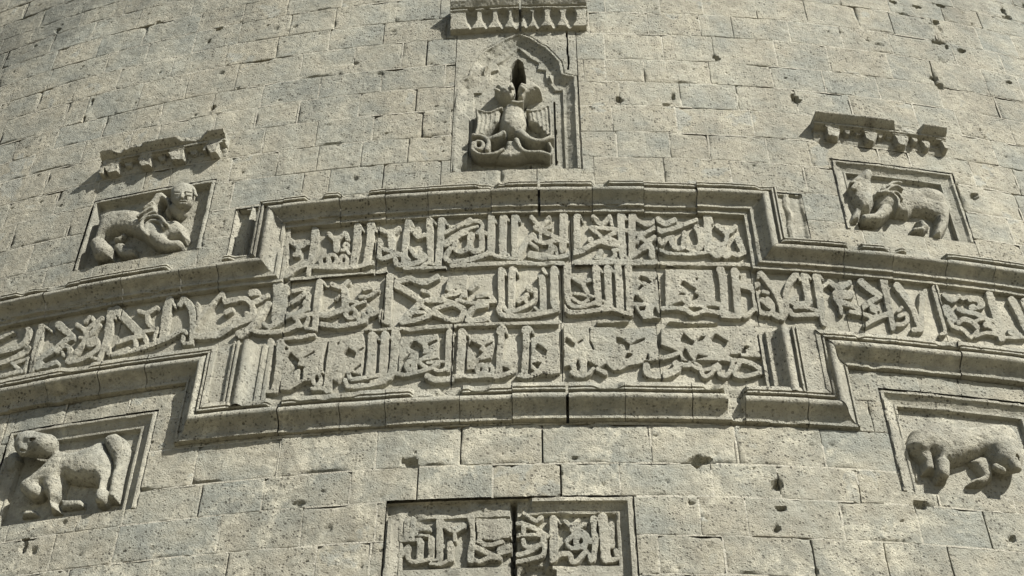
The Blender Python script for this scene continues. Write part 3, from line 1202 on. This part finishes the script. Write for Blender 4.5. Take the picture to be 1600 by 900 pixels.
def sweep(parent, prof, P0, P1, o0, o1, cuts, damage, seed, name='moulding_stone'):
    prof = np.array(prof); d = prof[:, 0]; h0 = np.where(prof[:, 1] > 0, prof[:, 1]*.94, prof[:, 1])
    P0, P1 = np.array(P0, float), np.array(P1, float); L = np.abs(P1-P0).max(); axis = 0 if abs(P1[0]-P0[0]) > abs(P1[1]-P0[1]) else 1
    c = sorted([0.0] + [abs(x-P0[axis]) for x in cuts if min(P0[axis], P1[axis])+.04 < x < max(P0[axis], P1[axis])-.04] + [L])
    rr = np.random.default_rng(seed)
    for a, b in zip(c[:-1], c[1:]):
        ga = .009 if any(abs(P0[axis]+a-w) < 1e-6 for w in WIDE) else .002; gb = .009 if any(abs(P0[axis]+b-w) < 1e-6 for w in WIDE) else .002
        s = np.linspace(a+(ga if a > 0 else 0), b-(gb if b < L else 0), max(3, int((b-a)/.016))); t = s/L
        T, D = np.meshgrid(t, d); Hh = np.repeat(h0[:, None], len(s), 1)
        dirv = (P1-P0)/L; o0v, o1v = np.array(o0, float), np.array(o1, float); perp = o0v*(1-np.abs(dirv)); al0, al1 = o0v@dirv, o1v@dirv
        ea = a + (d*al0 if a == 0 else d*0); eb = b + (d*al1 if b >= L-1e-9 else d*0)      # only the mitred ends slant
        tt = (s-a)/(b-a); Sx = ea[:, None] + (eb-ea)[:, None]*tt[None]
        Q = P0 + Sx[..., None]*dirv + D[..., None]*perp; U, Z = Q[..., 0], Q[..., 1]
        lo = (Hh > -.03)
        Hh = Hh + lo*(rr.normal(0, .0042) + .004*fbm(U*7, Z*7, 3+seed, 3) + .002*vn(U*60, Z*60, 9))
        wear = sstep(fbm(U*5, Z*2, 71+seed, 3), .22, .55)
        Hh = np.where(lo & (D < .06), Hh - wear*np.maximum(0, Hh-.062), Hh)
        Hh = np.where(lo & (D > .178), Hh - sstep(fbm(U*6, Z*3, 91+seed, 3), .25, .5)*np.maximum(0, Hh-.012)*.8, Hh)
        for (x0, x1, lim) in damage:
            w = sstep(U, x0-.012, x0+.012)*(1-sstep(U, x1-.012, x1+.012)); cap = lim + .018*fbm(U*22, Z*22, 5, 3)
            Hh = np.where(lo & (D < .075), Hh + w*np.minimum(0, cap-Hh), Hh)
        for (x0, x1, lim) in BROKEN:
            if abs(P0[1]-4.966) < .01 and axis == 0:
                jag = .02*fbm(Z*18, Z*0+x0, 7, 2) + .25*(4.85-Z); w = sstep(U, x0+jag-.008, x0+jag+.008)*(1-sstep(U, x1-.004, x1+.004))
                Hh = np.where(lo, Hh + w*np.minimum(0, lim + .014*fbm(U*20, Z*20, 5, 3)-Hh), Hh)
        co = xyz(U, Z, Hh).reshape(-1, 3); q = grid_quads(len(d), len(s))
        v = co[q[len(q)//2]]; nrm = np.cross(v[1]-v[0], v[2]-v[0]); mid = v.mean(0)
        # face outwards: test against the radial direction over the whole strip
        n_all = np.cross(co[q[:, 1]]-co[q[:, 0]], co[q[:, 2]]-co[q[:, 0]]).sum(0)
        if n_all@np.array([mid[0], mid[1], 0]) < 0: q = q[:, ::-1]
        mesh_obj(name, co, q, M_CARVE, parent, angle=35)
def px_u(x, y, h=.1): return float(at(x, y, h)[0])
BROKEN = [(px_u(1140, 630), px_u(1164, 630), .022)]
WIDE = [px_u(842, 300), px_u(887, 630)]
frame = thing('moulded_frame', 'stepped stone moulding with fillets and hollow roll framing the three rows of script', 'moulding', -0.17, 4.72)
FAR_L, FAR_R = -6.2, 5.6
ti = [px_u(x, 300) for x in (445,532,602,668,767,842,926,1007,1090)] + [px_u(60, 480), px_u(115, 470), px_u(183, 455), px_u(275, 440), px_u(335, 430), px_u(1322, 400), px_u(1485, 420), px_u(1400, 410), px_u(1560, 430), -4.2, -4.7, -5.2, 3.8, 4.3]
dam_t = [(px_u(480,305), px_u(505,303), .06), (px_u(532,301), px_u(575,298), .045), (px_u(926,282), px_u(948,282), .05), (px_u(262,410), px_u(345,398), .03),
         (px_u(1325,378), px_u(1345,380), .05), (px_u(1418,388), px_u(1480,396), .035), (px_u(767,285), px_u(775,285), .05)]
upper = [((FAR_L,6.25),(0,-1)), ((-1.992,6.25),(1,-1)), ((-1.992,6.755),(1,-1)), ((1.647,6.755),(-1,-1)), ((1.647,6.25),(-1,-1)), ((FAR_R,6.25),(0,-1))]
for i in range(5): sweep(frame, PROF_IN, upper[i][0], upper[i+1][0], upper[i][1], upper[i+1][1], ti if i % 2 == 0 else [], dam_t if i in (0, 2, 4) else [], 100+i)
bi = [px_u(x, 630) for x in (434,529,600,717,800,887,978,1084,1167,1265)] + [px_u(66, 610), px_u(150, 590), px_u(225, 575), px_u(1407, 545), px_u(1505, 560), -3.9, -4.4, -5.0, 3.5, 4.1]
dam_b = [(px_u(418,625), px_u(437,625), .05), (px_u(642,608), px_u(684,606), .055), (px_u(684,606), px_u(719,606), .03), (px_u(1135,606), px_u(1166,606), .02)]
lower = [((FAR_L,5.44),(0,-1)), ((-2.09,5.44),(-.8,-1)), ((-2.09,4.966),(-.8,-1)), ((1.72,4.966),(.8,-1)), ((1.72,5.44),(.8,-1)), ((FAR_R,5.44),(0,-1))]
for i in range(5): sweep(frame, PROF_OUT, lower[i][0], lower[i+1][0], lower[i][1], lower[i+1][1], bi if i % 2 == 0 else [], dam_b if i == 2 else [], 200+i)
sweep(frame, PROF_IN, (-1.985,4.93), (-1.985,5.45), (1,0), (1,0), [], [], 301); sweep(frame, PROF_IN, (1.612,5.45), (1.612,4.93), (-1,0), (-1,0), [], [], 302)
for (a, b, sd) in ((-2.092,-1.983,1), (1.610,1.722,2)):
    us = np.linspace(a, b, 9); zs = np.linspace(4.96, 5.445, 30); U, Z = np.meshgrid(us, zs)
    hfield('pilaster_strip', us, zs, .074 + .004*fbm(U*8, Z*8, sd), M_CARVE, frame)

for (a, b, z1, sg) in ((-2.205, -1.992, 6.80, 1), (1.647, 1.862, 6.79, -1)):      # worn upright channel and bead beside each shoulder
    us = np.arange(a, b+.001, .005); zs = np.arange(6.29, z1+.001, .008); U, Z = np.meshgrid(us, zs)
    e = (U-a if sg > 0 else b-U) + .016*fbm(U*4, Z*9, 81, 3); H = np.interp(e, [0, .012, .03, .098, .105, .125, .145, .15, .22], [0, -.006, -.045, -.045, -.03, .012, -.01, -.035, -.02])
    if sg < 0: H = H*.45 + .01*fbm(U*10, Z*10, 82, 3)
    H = H + .004*fbm(U*20, Z*20, 83, 2); H = np.where(Z > z1-.02+.01*fbm(U*20, Z*0, 84, 2), np.maximum(H, -.004), H); H[:, 0] = H[:, -1] = H[0] = H[-1] = -.04
    hfield('shoulder_channel', us, zs, H, M_CARVE, frame)

# ------------------------------------------------------------------ the inscription
frieze = thing('inscription_frieze', 'three tier band of carved Arabic script with leaf stems across the tower', 'inscription', -0.17, 4.95, -.04)
FIELD, TOP = -.029, .005
SLABS = []
def slab_row(row, parent, u0, u1, z0, z1, cuts, lev, name='inscription_slab'):
    c = [u0] + sorted(x for x in cuts if u0+.1 < x < u1-.1) + [u1]
    for a, b in zip(c[:-1], c[1:]):
        us = lines(a+.0015, b-.0015, .025, [a+.003, a+.004, b-.003, b-.004]); zs = lines(z0, z1, .025); U, Z = np.meshgrid(us, zs)
        H = lev + .005*fbm(U*9, Z*9, 8, 3); H[:, 0] = H[:, -1] = lev-.05
        SLABS.append((row, a, b, hfield(name, us, zs, H, M_FIELD, parent)))
CUT = {1: [(589,385,.005),(892,370,.021),(1026,370,.006)], 2: [(57,550,.003),(183,515,.004),(449,470,.007),(599,455,.004),(878,460,.021),(1030,460,.005),(1180,460,.004),(1345,480,.006),(1473,490,.006)],
       3: [(706,560,.006),(878,550,.020),(1030,550,.005)], 4: [(803,840,.018)]}
CUTU = {r: [(float(at(x, y)[0]), w) for x, y, w in v] for r, v in CUT.items()}
slab_row(1, frieze, -1.99, 1.645, 6.037, 6.56, [c for c, w in CUTU[1]], FIELD)
slab_row(2, frieze, FAR_L, FAR_R, 5.537, 6.034, [c for c, w in CUTU[2]] + [-4.4, -3.0, 2.0, 3.8], FIELD)
slab_row(0, frieze, FAR_L, -2.1, 5.40, 5.534, [-4.4, -3.0], FIELD); slab_row(0, frieze, 1.72, FAR_R, 5.40, 5.534, [2.6, 3.8], FIELD)
slab_row(3, frieze, -1.99, 1.61, 4.94, 5.534, [c for c, w in CUTU[3]], FIELD)
us = lines(FAR_L, FAR_R, .3); zs = lines(4.70, 6.76, .3); U, Z = np.meshgrid(us, zs)
mk = (np.meshgrid((us[1:]+us[:-1])/2, (zs[1:]+zs[:-1])/2)); mk = in_zone(*mk)
hfield('backing', us, zs, np.full(U.shape, -.14), M_MORTAR, frieze, mk)
def carve_row(row, parent, z0, z1, field, top, extra=None):
    groups = []
    for (r, ox, oy, s, tx) in LET:
        if r == row: groups += [('letter', gg) for gg in parse(tx, ox, oy, s)]
    for nm, tx in (extra or []): groups += [(nm, gg) for gg in parse(tx, 0, 0, 1.0)]
    allp = np.vstack([p for _, gg in groups for (_, _, _, p) in gg]); ua, _ = at(allp[:, 0], allp[:, 1], top)
    us = np.arange(ua.min()-.06, ua.max()+.06, .0045); zs = np.arange(z0, z1, .0052)
    U, Z = np.meshgrid(us, zs); X, Y = pix(U, Z, top)
    best = np.full(U.shape, -1e3, np.float32); lab = np.full(U.shape, -1, np.int32)
    for gi, (nm, gg) in enumerate(groups):
        pts = np.vstack([p for (_, _, _, p) in gg]); wm = max([max(w)/2 if w else 0 for (_, w, _, _) in gg]) + 6
        x0, y0 = pts.min(0)-wm; x1, y1 = pts.max(0)+wm
        cc = np.where(((X > x0) & (X < x1)).any(0))[0]; rr = np.where(((Y > y0) & (Y < y1))[:, cc].any(1))[0] if len(cc) else []
        if len(cc) == 0 or len(rr) == 0: continue
        sl = (slice(rr[0], rr[-1]+1), slice(cc[0], cc[-1]+1)); Xs, Ys = X[sl], Y[sl]
        sd = np.full(Xs.shape, -1e3)
        for (kd, w, hh, p) in gg:
            if kd == 's':
                q, W, Hh = smooth_pts(p, w, None); sd = np.maximum(sd, seg_eval(Xs, Ys, q, W, Hh)[0])
            elif kd == 'f': sd = np.maximum(sd, poly_sd(Xs, Ys, p))
        for (kd, w, hh, p) in gg:
            if kd == 'x': sd = np.minimum(sd, -poly_sd(Xs, Ys, p))
        up = sd > best[sl]; best[sl] = np.where(up, sd, best[sl]); lab[sl] = np.where(up, gi, lab[sl])
    best = best + .55 + .5*fbm(U*45, Z*45, 5, 2) + .3*vn(U*14, Z*14, 6)
    f = sstep(best, -.4, .45)
    crumble = np.clip(fbm(U*7, Z*7, 77, 3)-.2, 0, 1)
    H = field - .006 + (top-field+.006)*f
    H = H + f*(.0028*fbm(U*11, Z*11, 15, 3) + .0018*vn(U*90, Z*90, 16) - .0035*np.exp(-np.maximum(best, 0)/.7) - .022*crumble)
    for c, w in CUTU[row]:
        off = .004*vn(Z*12, Z*0+c*9, 4); H = np.where(np.abs(U-c-off) < w/2+.001, -.13, H)
    cell = np.maximum(np.maximum(f[:-1, :-1], f[1:, :-1]), np.maximum(f[:-1, 1:], f[1:, 1:])) > .01
    lc = lab[:-1, :-1]; fb = best[:-1, :-1]
    for a in (lab[1:, :-1], lab[:-1, 1:], lab[1:, 1:]): lc = np.where(lc < 0, a, lc)
    for gi, (nm, gg) in enumerate(groups):
        mk = cell & (lc == gi)
        if mk.sum() < 12: continue
        rr = np.where(mk.any(1))[0]; cc = np.where(mk.any(0))[0]
        zsl = slice(rr[0], rr[-1]+2); usl = slice(cc[0], cc[-1]+2)
        um = us[np.where(mk)[1]].mean(); par = parent
        if nm == 'letter':
            for (rw, a, b, so) in SLABS:
                if rw == row and a <= um < b: par = so
        hfield(nm, us[usl], zs[zsl], H[zsl, usl], M_CARVE, par, mk[rr[0]:rr[-1]+1, cc[0]:cc[-1]+1], angle=50)
carve_row(1, frieze, 6.02, 6.545, FIELD, TOP, [('divider', "5.5 455,436 520,431 580,427 603,425"), ('divider', "5 632,419 660,418 695,418"), ('divider', "6.5 705,415 740,413 812,410 880,411"), ('divider', "8 897,411 950,409 1024,409"), ('divider', "6 1030,411 1090,412 1180,413")])
carve_row(2, frieze, 5.44, 6.025, FIELD, TOP)
carve_row(3, frieze, 4.975, 5.53, FIELD, TOP, [('divider', "6 445,529 470,526 490,522"), ('divider', "6.5 572,513 640,512 710,509"), ('divider', "7 716,506 800,504 874,503"), ('divider', "6 935,502 980,499"), ('divider', "5 1034,498 1080,503 1120,502"), ('divider', "5 1150,500 1190,501")])

# ------------------------------------------------------------------ recessed panels
def recess(name, parent, u0, u1, z0, z1, prof, fine=.0065, bottom=0.0, mat=M_CARVE, extra=None, bd=.17):
    prof = np.array(prof)
    def ax(a, b, lo=True):
        if b-a < 2*bd+.1: return np.arange(a, b+1e-6, fine)
        return np.unique(np.concatenate([np.arange(a, a+bd, fine), np.linspace(a+bd, b-bd, int((b-a-2*bd)/.022)+2), np.arange(b, b-bd, -fine)]))
    us, zs = ax(u0, u1), ax(z0, z1); U, Z = np.meshgrid(us, zs)
    d = np.minimum(np.minimum(U-u0, u1-U), z1-Z)
    dn = np.where(d > .006, d + .004*fbm(U*14, Z*14, 21, 3) + .006*np.minimum(0, fbm(U*5, Z*5, 22, 2)+.1), d)
    H = np.interp(dn, prof[:, 0], prof[:, 1])
    if bottom: H = np.where(Z-z0 < bottom, np.maximum(H, np.interp(Z-z0, [0, bottom*.6, bottom], [0, -.01, H.min()])), H)
    H = H + .004*fbm(U*9, Z*9, 12, 3)
    if extra is not None: H = extra(U, Z, H)
    H[0, :] = np.minimum(H[0, :], -.02); H[:, 0] = -.03; H[:, -1] = -.03; H[-1, :] = -.03
    return hfield(name, us, zs, H, mat, parent, angle=45)
def figure(name, parent, u0, u1, z0, z1, bg, text, ox, oy, s, mat=M_FIG, step=.0058, k=.014, hs=1.0, rough=1.0, prims=None):
    """carved figure: smooth union of tapered limbs in real depth; thin ones stand on the panel, b = free of it"""
    x = np.arange(u0, u1, step); y = np.arange(z0, z1, step); zz = np.arange(bg-.02, bg+.30, step)
    F = np.full((len(x), len(y), len(zz)), .05, np.float32); cuts = []
    for (kd, w, hh, p) in parse(text, ox, oy, s)[0]:
        if kd == 'f':                                   # traced outline, swollen to a rounded slab
            Hm, dm = hh[0]*hs, w[0]; uc, zc = at(p[:, 0], p[:, 1], bg+(.92 if dm < .028 else .5)*Hm); pg = np.stack([uc, zc], 1)
            X, Y = np.meshgrid(x, y, indexing='ij'); sd = poly_sd(X, Y, pg) + .003*fbm(X*25, Y*25, 19, 2)
            top = Hm*np.sqrt(np.clip(1-(1-np.clip(sd/dm, 0, 1))**2, 0, 1))*(.8+.2*np.clip(sd/dm, 0, 1.6)/1.6)
            D = np.where(sd[..., None] > 0, (zz[None, None]-bg-top[..., None])*.75, np.maximum(-sd[..., None], (zz[None, None]-bg)*.3)).astype(np.float32)
            hk = np.clip(.5+.5*(D-F)/(k*.6), 0, 1); F = D*(1-hk) + F*hk - k*.6*hk*(1-hk)
            continue
        q, W, Hh = smooth_pts(p, w, hh); Hh = Hh*hs
        dist = np.hypot(CAM_D-R, 6.0)*0 + np.linalg.norm(xyz(*at(q[:, 0], q[:, 1], bg), bg) - np.array([0, -CAM_D, 0]), axis=1)
        r = W/2*dist/FPX; flat = kd == 's' and float(np.mean(Hh)) < float(np.mean(r)); sq = r/np.maximum(Hh, .01) if flat else np.ones(len(r)); hc = bg + (Hh if kd == 'g' else 0*Hh if flat else Hh - r); uc, zc = at(q[:, 0], q[:, 1], 0.0)
        for i in range(len(q)): uc[i], zc[i] = at(q[i, 0], q[i, 1], float(bg+.5*Hh[i] if flat else hc[i]))
        C = np.stack([uc, zc, hc], 1); col = kd == 's' and not flat and float(np.mean(hc-bg-r)) > 0
        if len(C) == 1: C = np.vstack([C, C+1e-4]); r = np.repeat(r, 2)
        mg = .045; lo = (C-r[:, None]).min(0)-mg; hi = (C+r[:, None]).max(0)+mg
        if col: lo[2] = bg-.03
        sx = slice(*np.searchsorted(x, [lo[0], hi[0]])); sy = slice(*np.searchsorted(y, [lo[1], hi[1]])); sz = slice(*np.searchsorted(zz, [lo[2], hi[2]]))
        if sx.stop <= sx.start or sy.stop <= sy.start or sz.stop <= sz.start: continue
        X, Y, Zh = np.meshgrid(x[sx], y[sy], zz[sz], indexing='ij'); D = np.full(X.shape, 1.0)
        for i in range(len(C)-1):
            a, b = C[i], C[i+1]; e = b-a
            if col:
                L2 = max(e[0]**2+e[1]**2, 1e-9); t = np.clip(((X-a[0])*e[0]+(Y-a[1])*e[1])/L2, 0, 1); dh = np.maximum(Zh-a[2]-t*e[2], 0)
            else:
                L2 = max(e@e, 1e-9); t = np.clip(((X-a[0])*e[0]+(Y-a[1])*e[1]+(Zh-a[2])*e[2])/L2, 0, 1); dh = (Zh-a[2]-t*e[2])*float(sq[min(i, len(sq)-1)])
            D = np.minimum(D, np.sqrt((X-a[0]-t*e[0])**2+(Y-a[1]-t*e[1])**2+dh**2) - (r[i]+(r[i+1]-r[i])*t))
        sl = (sx, sy, sz)
        if kd == 'g': cuts.append((sl, D))
        else:
            A = F[sl]; hk = np.clip(.5+.5*(D-A)/k, 0, 1); F[sl] = D*(1-hk) + A*hk - k*hk*(1-hk)
    for sl, D in cuts: F[sl] = np.maximum(F[sl], -D)
    X, Y = np.meshgrid(x, y, indexing='ij')
    F += (rough*(.0045*fbm(X*11, Y*11, 33, 3) + .0018*vn(X*60, Y*60, 34)))[..., None].astype(np.float32)
    co, q = surface_nets(F, x, y, zz); W = xyz(co[:, 0], co[:, 1], co[:, 2])
    n = np.cross(W[q[:, 1]]-W[q[:, 0]], W[q[:, 2]]-W[q[:, 0]]).sum(0)
    return mesh_obj(name, W, q, mat, parent, angle=60)
PF = [(0,0),(.003,0),(.005,-.012),(.012,-.012),(.014,.004),(.036,.004),(.040,-.012),(.080,-.030),(.092,-.034),(.094,-.026),(.112,-.028),(.116,-.062),(9,-.062)]
PF1 = [(0,0),(.003,0),(.005,-.012),(.012,-.012),(.014,.004),(.034,.004),(.038,-.025),(.047,-.062),(9,-.062)]
p = thing('sphinx_relief', 'recessed panel with crouching winged lion that has a round human face', 'relief', -2.9, 6.44, -.1)
recess('panel', p, -3.40, -2.405, 6.44, 7.165, PF1)
b = figure('body', p, -3.40, -2.41, 6.44, 7.17, -.062, SPHINX, 110, 280, 6.6667)
figure('head', p, -3.0, -2.40, 6.6, 7.2, -.062, SPHINX_HEAD, 110, 280, 6.6667, k=.010, step=.0045, rough=.6, hs=.85)
p = thing('lion_relief', 'recessed panel with crouching winged beast, head turned back, at upper right', 'relief', 2.6, 6.47, -.1)
recess('panel', p, 2.13, 3.085, 6.47, 7.20, PF)
figure('body', p, 2.14, 3.08, 6.47, 7.18, -.062, LION_R, 1300, 250, 6.6667)
p = thing('lion_relief', 'recessed panel with standing lion, head turned to the viewer, at lower left', 'relief', -2.95, 4.30, -.1)
recess('panel', p, -3.49, -2.447, 4.30, 5.035, PF)
figure('body', p, -3.50, -2.46, 4.28, 5.04, -.062, LION_BL, 0, 635, 5.115)
p = thing('lion_relief', 'recessed panel with standing lion lowering its head, at lower right edge', 'relief', 2.6, 4.30, -.1)
recess('panel', p, 2.085, 3.13, 4.30, 5.065, PF)
figure('body', p, 2.10, 3.12, 4.28, 5.06, -.062, LION_BR, 1360, 600, 5.296)

# ------------------------------------------------------------------ arched niche with the arrow slit, and the eagle set in it
nic = thing('arched_niche', 'lobed pointed arch niche with narrow black arrow slit', 'niche', -0.165, 6.972, -.05)
OUT = np.array([(.300,6.4),(.305,8.028),(.209,8.06),(.200,8.108),(.193,8.204),(.140,8.294),(.076,8.405),(.031,8.436),(-.035,8.521),(-.150,8.593),
                (-.285,8.510),(-.340,8.446),(-.424,8.387),(-.495,8.275),(-.526,8.190),(-.545,8.075),(-.568,8.050),(-.640,8.040),(-.640,6.4)])
rt = np.array([(.182,6.4),(.186,7.906),(.127,7.907),(.061,8.06),(.062,8.152),(-.003,8.177),(.010,8.249),(-.060,8.310),(-.155,8.443)])
INN = np.vstack([rt, np.stack([-.312-rt[::-1, 0], rt[::-1, 1]], 1)[1:]])
SLIT = np.array([(-.213,7.70),(-.216,8.09),(-.199,8.263),(-.158,8.332),(-.118,8.283),(-.098,8.13),(-.094,7.70)])
us = np.arange(-.645, .3101, .006); zs = np.arange(6.972, 8.62, .0062); U, Z = np.meshgrid(us, zs)
d = poly_sd(U, Z, OUT); d2 = poly_sd(U, Z, INN); d3 = poly_sd(U, Z, SLIT)
er = sstep(fbm(U*4, Z*4, 40, 3) - (U+.25)*.9, .05, .35)          # the left half of the surround is weathered away
dd = d + .004*fbm(U*16, Z*16, 41, 3)
H = np.interp(dd, [-9,0,.003,.010,.012,.030,.034,.095,9], [0,0,-.010,-.010,.005,.005,-.008,-.046,-.050])
H = np.where(d2 > 0, np.minimum(H, np.interp(d2 + .003*fbm(U*16, Z*16, 42, 2), [0,.004,.03], [-.050,-.064,-.066])), H)
H = H*(1-.75*er*(d < .12)) + .004*fbm(U*9, Z*9, 43, 3) + .002*vn(U*50, Z*50, 44)
H = np.where(d3 + .004*fbm(U*20, Z*20, 45, 2) > 0, -2.6, H)
for (cx, y0, y1, w) in ((887,50,112,.007), (867.5,152,251,.010), (829,252,270,.008)):
    ua, za = at(cx, (y0+y1)/2, -.02); zb, zt = float(at(cx, y1, -.02)[1]), float(at(cx, y0, -.02)[1])
    H = np.where((np.abs(U-ua-.004*vn(Z*9, Z*0, 3)) < w/2+.0015) & (Z > zb) & (Z < zt), -.12, H)
H[0, :] = np.minimum(H[0, :], -.02); H[:, 0] = H[:, -1] = H[-1, :] = -.03
hfield('surround', us, zs, H, M_CARVE, nic, angle=45)
eag = thing('eagle_carving', 'double headed eagle with spread wings and scrolled tail, high relief below the slit', 'carving', -0.2, 7.0, -.08)
figure('body', eag, -.62, .20, 6.98, 8.15, -.066, EAGLE, 690, 130, 6.6667, k=.007, step=.0046)

# ------------------------------------------------------------------ hood cornices
def cornice(name, label, u0, u1, z0, z1, zp, hp, text, ox, oy, s, top_cut, carve, h_end=.0):
    c = thing(name, label, 'cornice', (u0+u1)/2, z0, 0, 'carved hoods above the reliefs')
    us = np.arange(u0-.012, u1+.012, .0055); zs = np.arange(z0-.012, z1+.03, .0052); U, Z = np.meshgrid(us, zs)
    hs = .56; B = np.interp(Z, zp, hp)*hs; e = np.minimum(U-u0, u1-U)
    V = B.copy()
    X, Y = pix(U, Z, np.maximum(B, .01))
    for (kd, w, hh, p) in (parse(text, ox, oy, s)[0] if text else []):
        q, W, Hh = smooth_pts(p, w, hh); sd, dm = seg_eval(X, Y, q, W, Hh*hs)
        if kd == 's': dm = np.minimum(dm*1.8, .86*Hh.max()*hs + .02*(Z-z0-.05))*(dm > 0)
        if kd == 'g': V = V - dm
        else: V = np.maximum(V, dm)
    V = V + .012*fbm(U*16, Z*16, 52, 3)*(V > .012)*(Z < z0+.09 if text and not carve else 1.0)*(.4 if carve else 1.0) + .004*fbm(U*9, Z*9, 57, 3)*(V > .01) + .002*vn(U*70, Z*70, 53)
    if top_cut is not None: V = top_cut(U, Z, V)
    edge = e + .008*fbm(U*0+3, Z*15, 54, 2)
    H = np.where((edge > 0) & (Z > z0) & (Z < z1), V, -.02)
    ok = (H > -.015); cm = ok[:-1, :-1] | ok[1:, :-1] | ok[:-1, 1:] | ok[1:, 1:]
    hfield('hood_stone', us, zs, H, M_CARVE, c, cm, angle=45)
    return c
nich = "\n".join(f"g 9>19>19>11>2:.06>.085>.085>.06>.01 {x+.6},17 {x},22 {x-.4},28 {x-.9},36 {x-1.5},45" for x in (736.5,761,786,808,842,867,891.5)) + "\ng 11>16>12>3:.06>.07>.06>.01 820,18 824,23 824,32 822,43"
def ctop(U, Z, V):
    ua = float(at(812, 25, .1)[0]); return np.where(np.abs(U-ua) < .009, -.012, V)
cornice('hood_cornice', 'projecting hood with a row of teardrop hollows above the arched slit', -.695, .400, 8.590, 8.91,
        [8.58,8.592,8.600,8.604,8.795,8.798,8.812,8.815,8.822,8.825,8.88,8.91], [0,.02,.085,.090,.128,.150,.150,.130,.130,.165,.225,.225], nich, 0, 0, 1.0, ctop, True)
BL = """
180>140>70:.135>.125>.06 415,440 425,510 440,580
150>130>60:.135>.125>.06 735,390 742,450 750,520
175>140>60:.135>.125>.06 1035,340 1048,400 1060,455
80:.085 560,420 570,455
80:.085 880,365 890,395
80:.085 1180,310 1195,340
50>56:.14 355,380 322,550
150>130>70:.145>.13>.08 1400,200 1392,310 1400,380
36:.13 1330,230 1312,345
"""
def cutl(U, Z, V):
    keep = sstep(U, -3.06, -3.0)*(1-sstep(U, -2.79, -2.75)); keep = np.maximum(keep, .75*sstep(U, -2.48, -2.44))
    keep = np.maximum(keep, .35+.5*vn(U*9, U*0, 58)); lim = .075 + .10*keep + .03*fbm(U*14, Z*14, 55, 3); return np.where(Z > 7.515, np.minimum(V, np.maximum(lim, .035)), V)
zp = lambda z0: [z0-.01, z0, z0+.02, z0+.10, z0+.104, z0+.112, z0+.114, z0+.124, z0+.126, z0+.140, z0+.150, z0+.172, z0+.190, z0+.225]
hp = [-.02, -.012, .010, .030, .122, .125, .095, .095, .128, .132, .118, .195, .232, .235]
cornice('hood_cornice', 'broken hood on small brackets above the human faced winged lion', -3.385, -2.37, 7.385, 7.590, zp(7.385), hp, BL, 110, 185, 6.1538, cutl, False)
BR = """
150>130>60:.13>.12>.06 315,310 325,390 345,450
90>60:.12>.08 452,345 462,395
150>130>60:.13>.12>.06 690,370 692,440 700,495
80>50:.11>.08 785,385 790,430
160>130>60:.13>.12>.06 990,410 1000,480 1015,535
95>60:.12>.07 1122,430 1130,485
90:.085 570,350 575,380
90:.085 880,385 890,415
90>60:.10>.07 1230,470 1255,535
60:.135 272,270 282,420
100>70:.13>.09 1390,420 1440,550
"""
def cutr(U, Z, V):
    keep = 1-sstep(U, 2.63, 2.68); keep = np.maximum(keep, .8*sstep(U, 2.86, 2.90))
    lim = .07 + .11*keep + .025*fbm(U*14, Z*14, 56, 3); return np.where(Z > 7.51, np.minimum(V, np.maximum(lim, .035)), V)
cornice('hood_cornice', 'long hood ledge on scalloped brackets above the beast looking back', 2.045, 3.07, 7.375, 7.578, zp(7.375), hp, BR, 1250, 150, 6.4, cutr, False)

# ------------------------------------------------------------------ small inscription panel at the foot
pan = thing('inscribed_tablet', 'small framed panel with two words of carved Arabic script, cracked down the middle', 'inscription', -0.2, 3.6, -.07)
PP = [(0,0),(.002,0),(.005,-.010),(.012,-.010),(.014,.006),(.040,.006),(.044,-.012),(.085,-.036),(.088,-.030),(.104,-.034),(.107,-.064),(9,-.064)]
def pext(U, Z, H):
    a = float(at(803, 840, -.05)[0]); er = sstep(Z + .02*fbm(U*9, Z*9, 60, 3), 4.06, 4.12)*(1-sstep(U, -.14, -.05))
    H = np.where(er > .5, np.minimum(H, -.05+.02*fbm(U*12, Z*12, 61, 3)), H)
    H = np.where((Z < 3.775+.012*fbm(U*10, Z*10, 62, 3)) & (U > -.83) & (U < .42), -.03+.012*fbm(U*12, Z*12, 63, 3), H)
    lump = np.hypot((U+.06)/.10, (Z-3.70)/.08); H = np.where(lump < 1, -.09, H)
    return np.where(np.abs(U-a-.01*vn(Z*7, Z*0, 3)) < .010, -.16, H)
recess('panel', pan, -.92, .505, 3.55, 4.205, PP, extra=pext)
carve_row(4, pan, 3.70, 4.135, -.064, -.026)
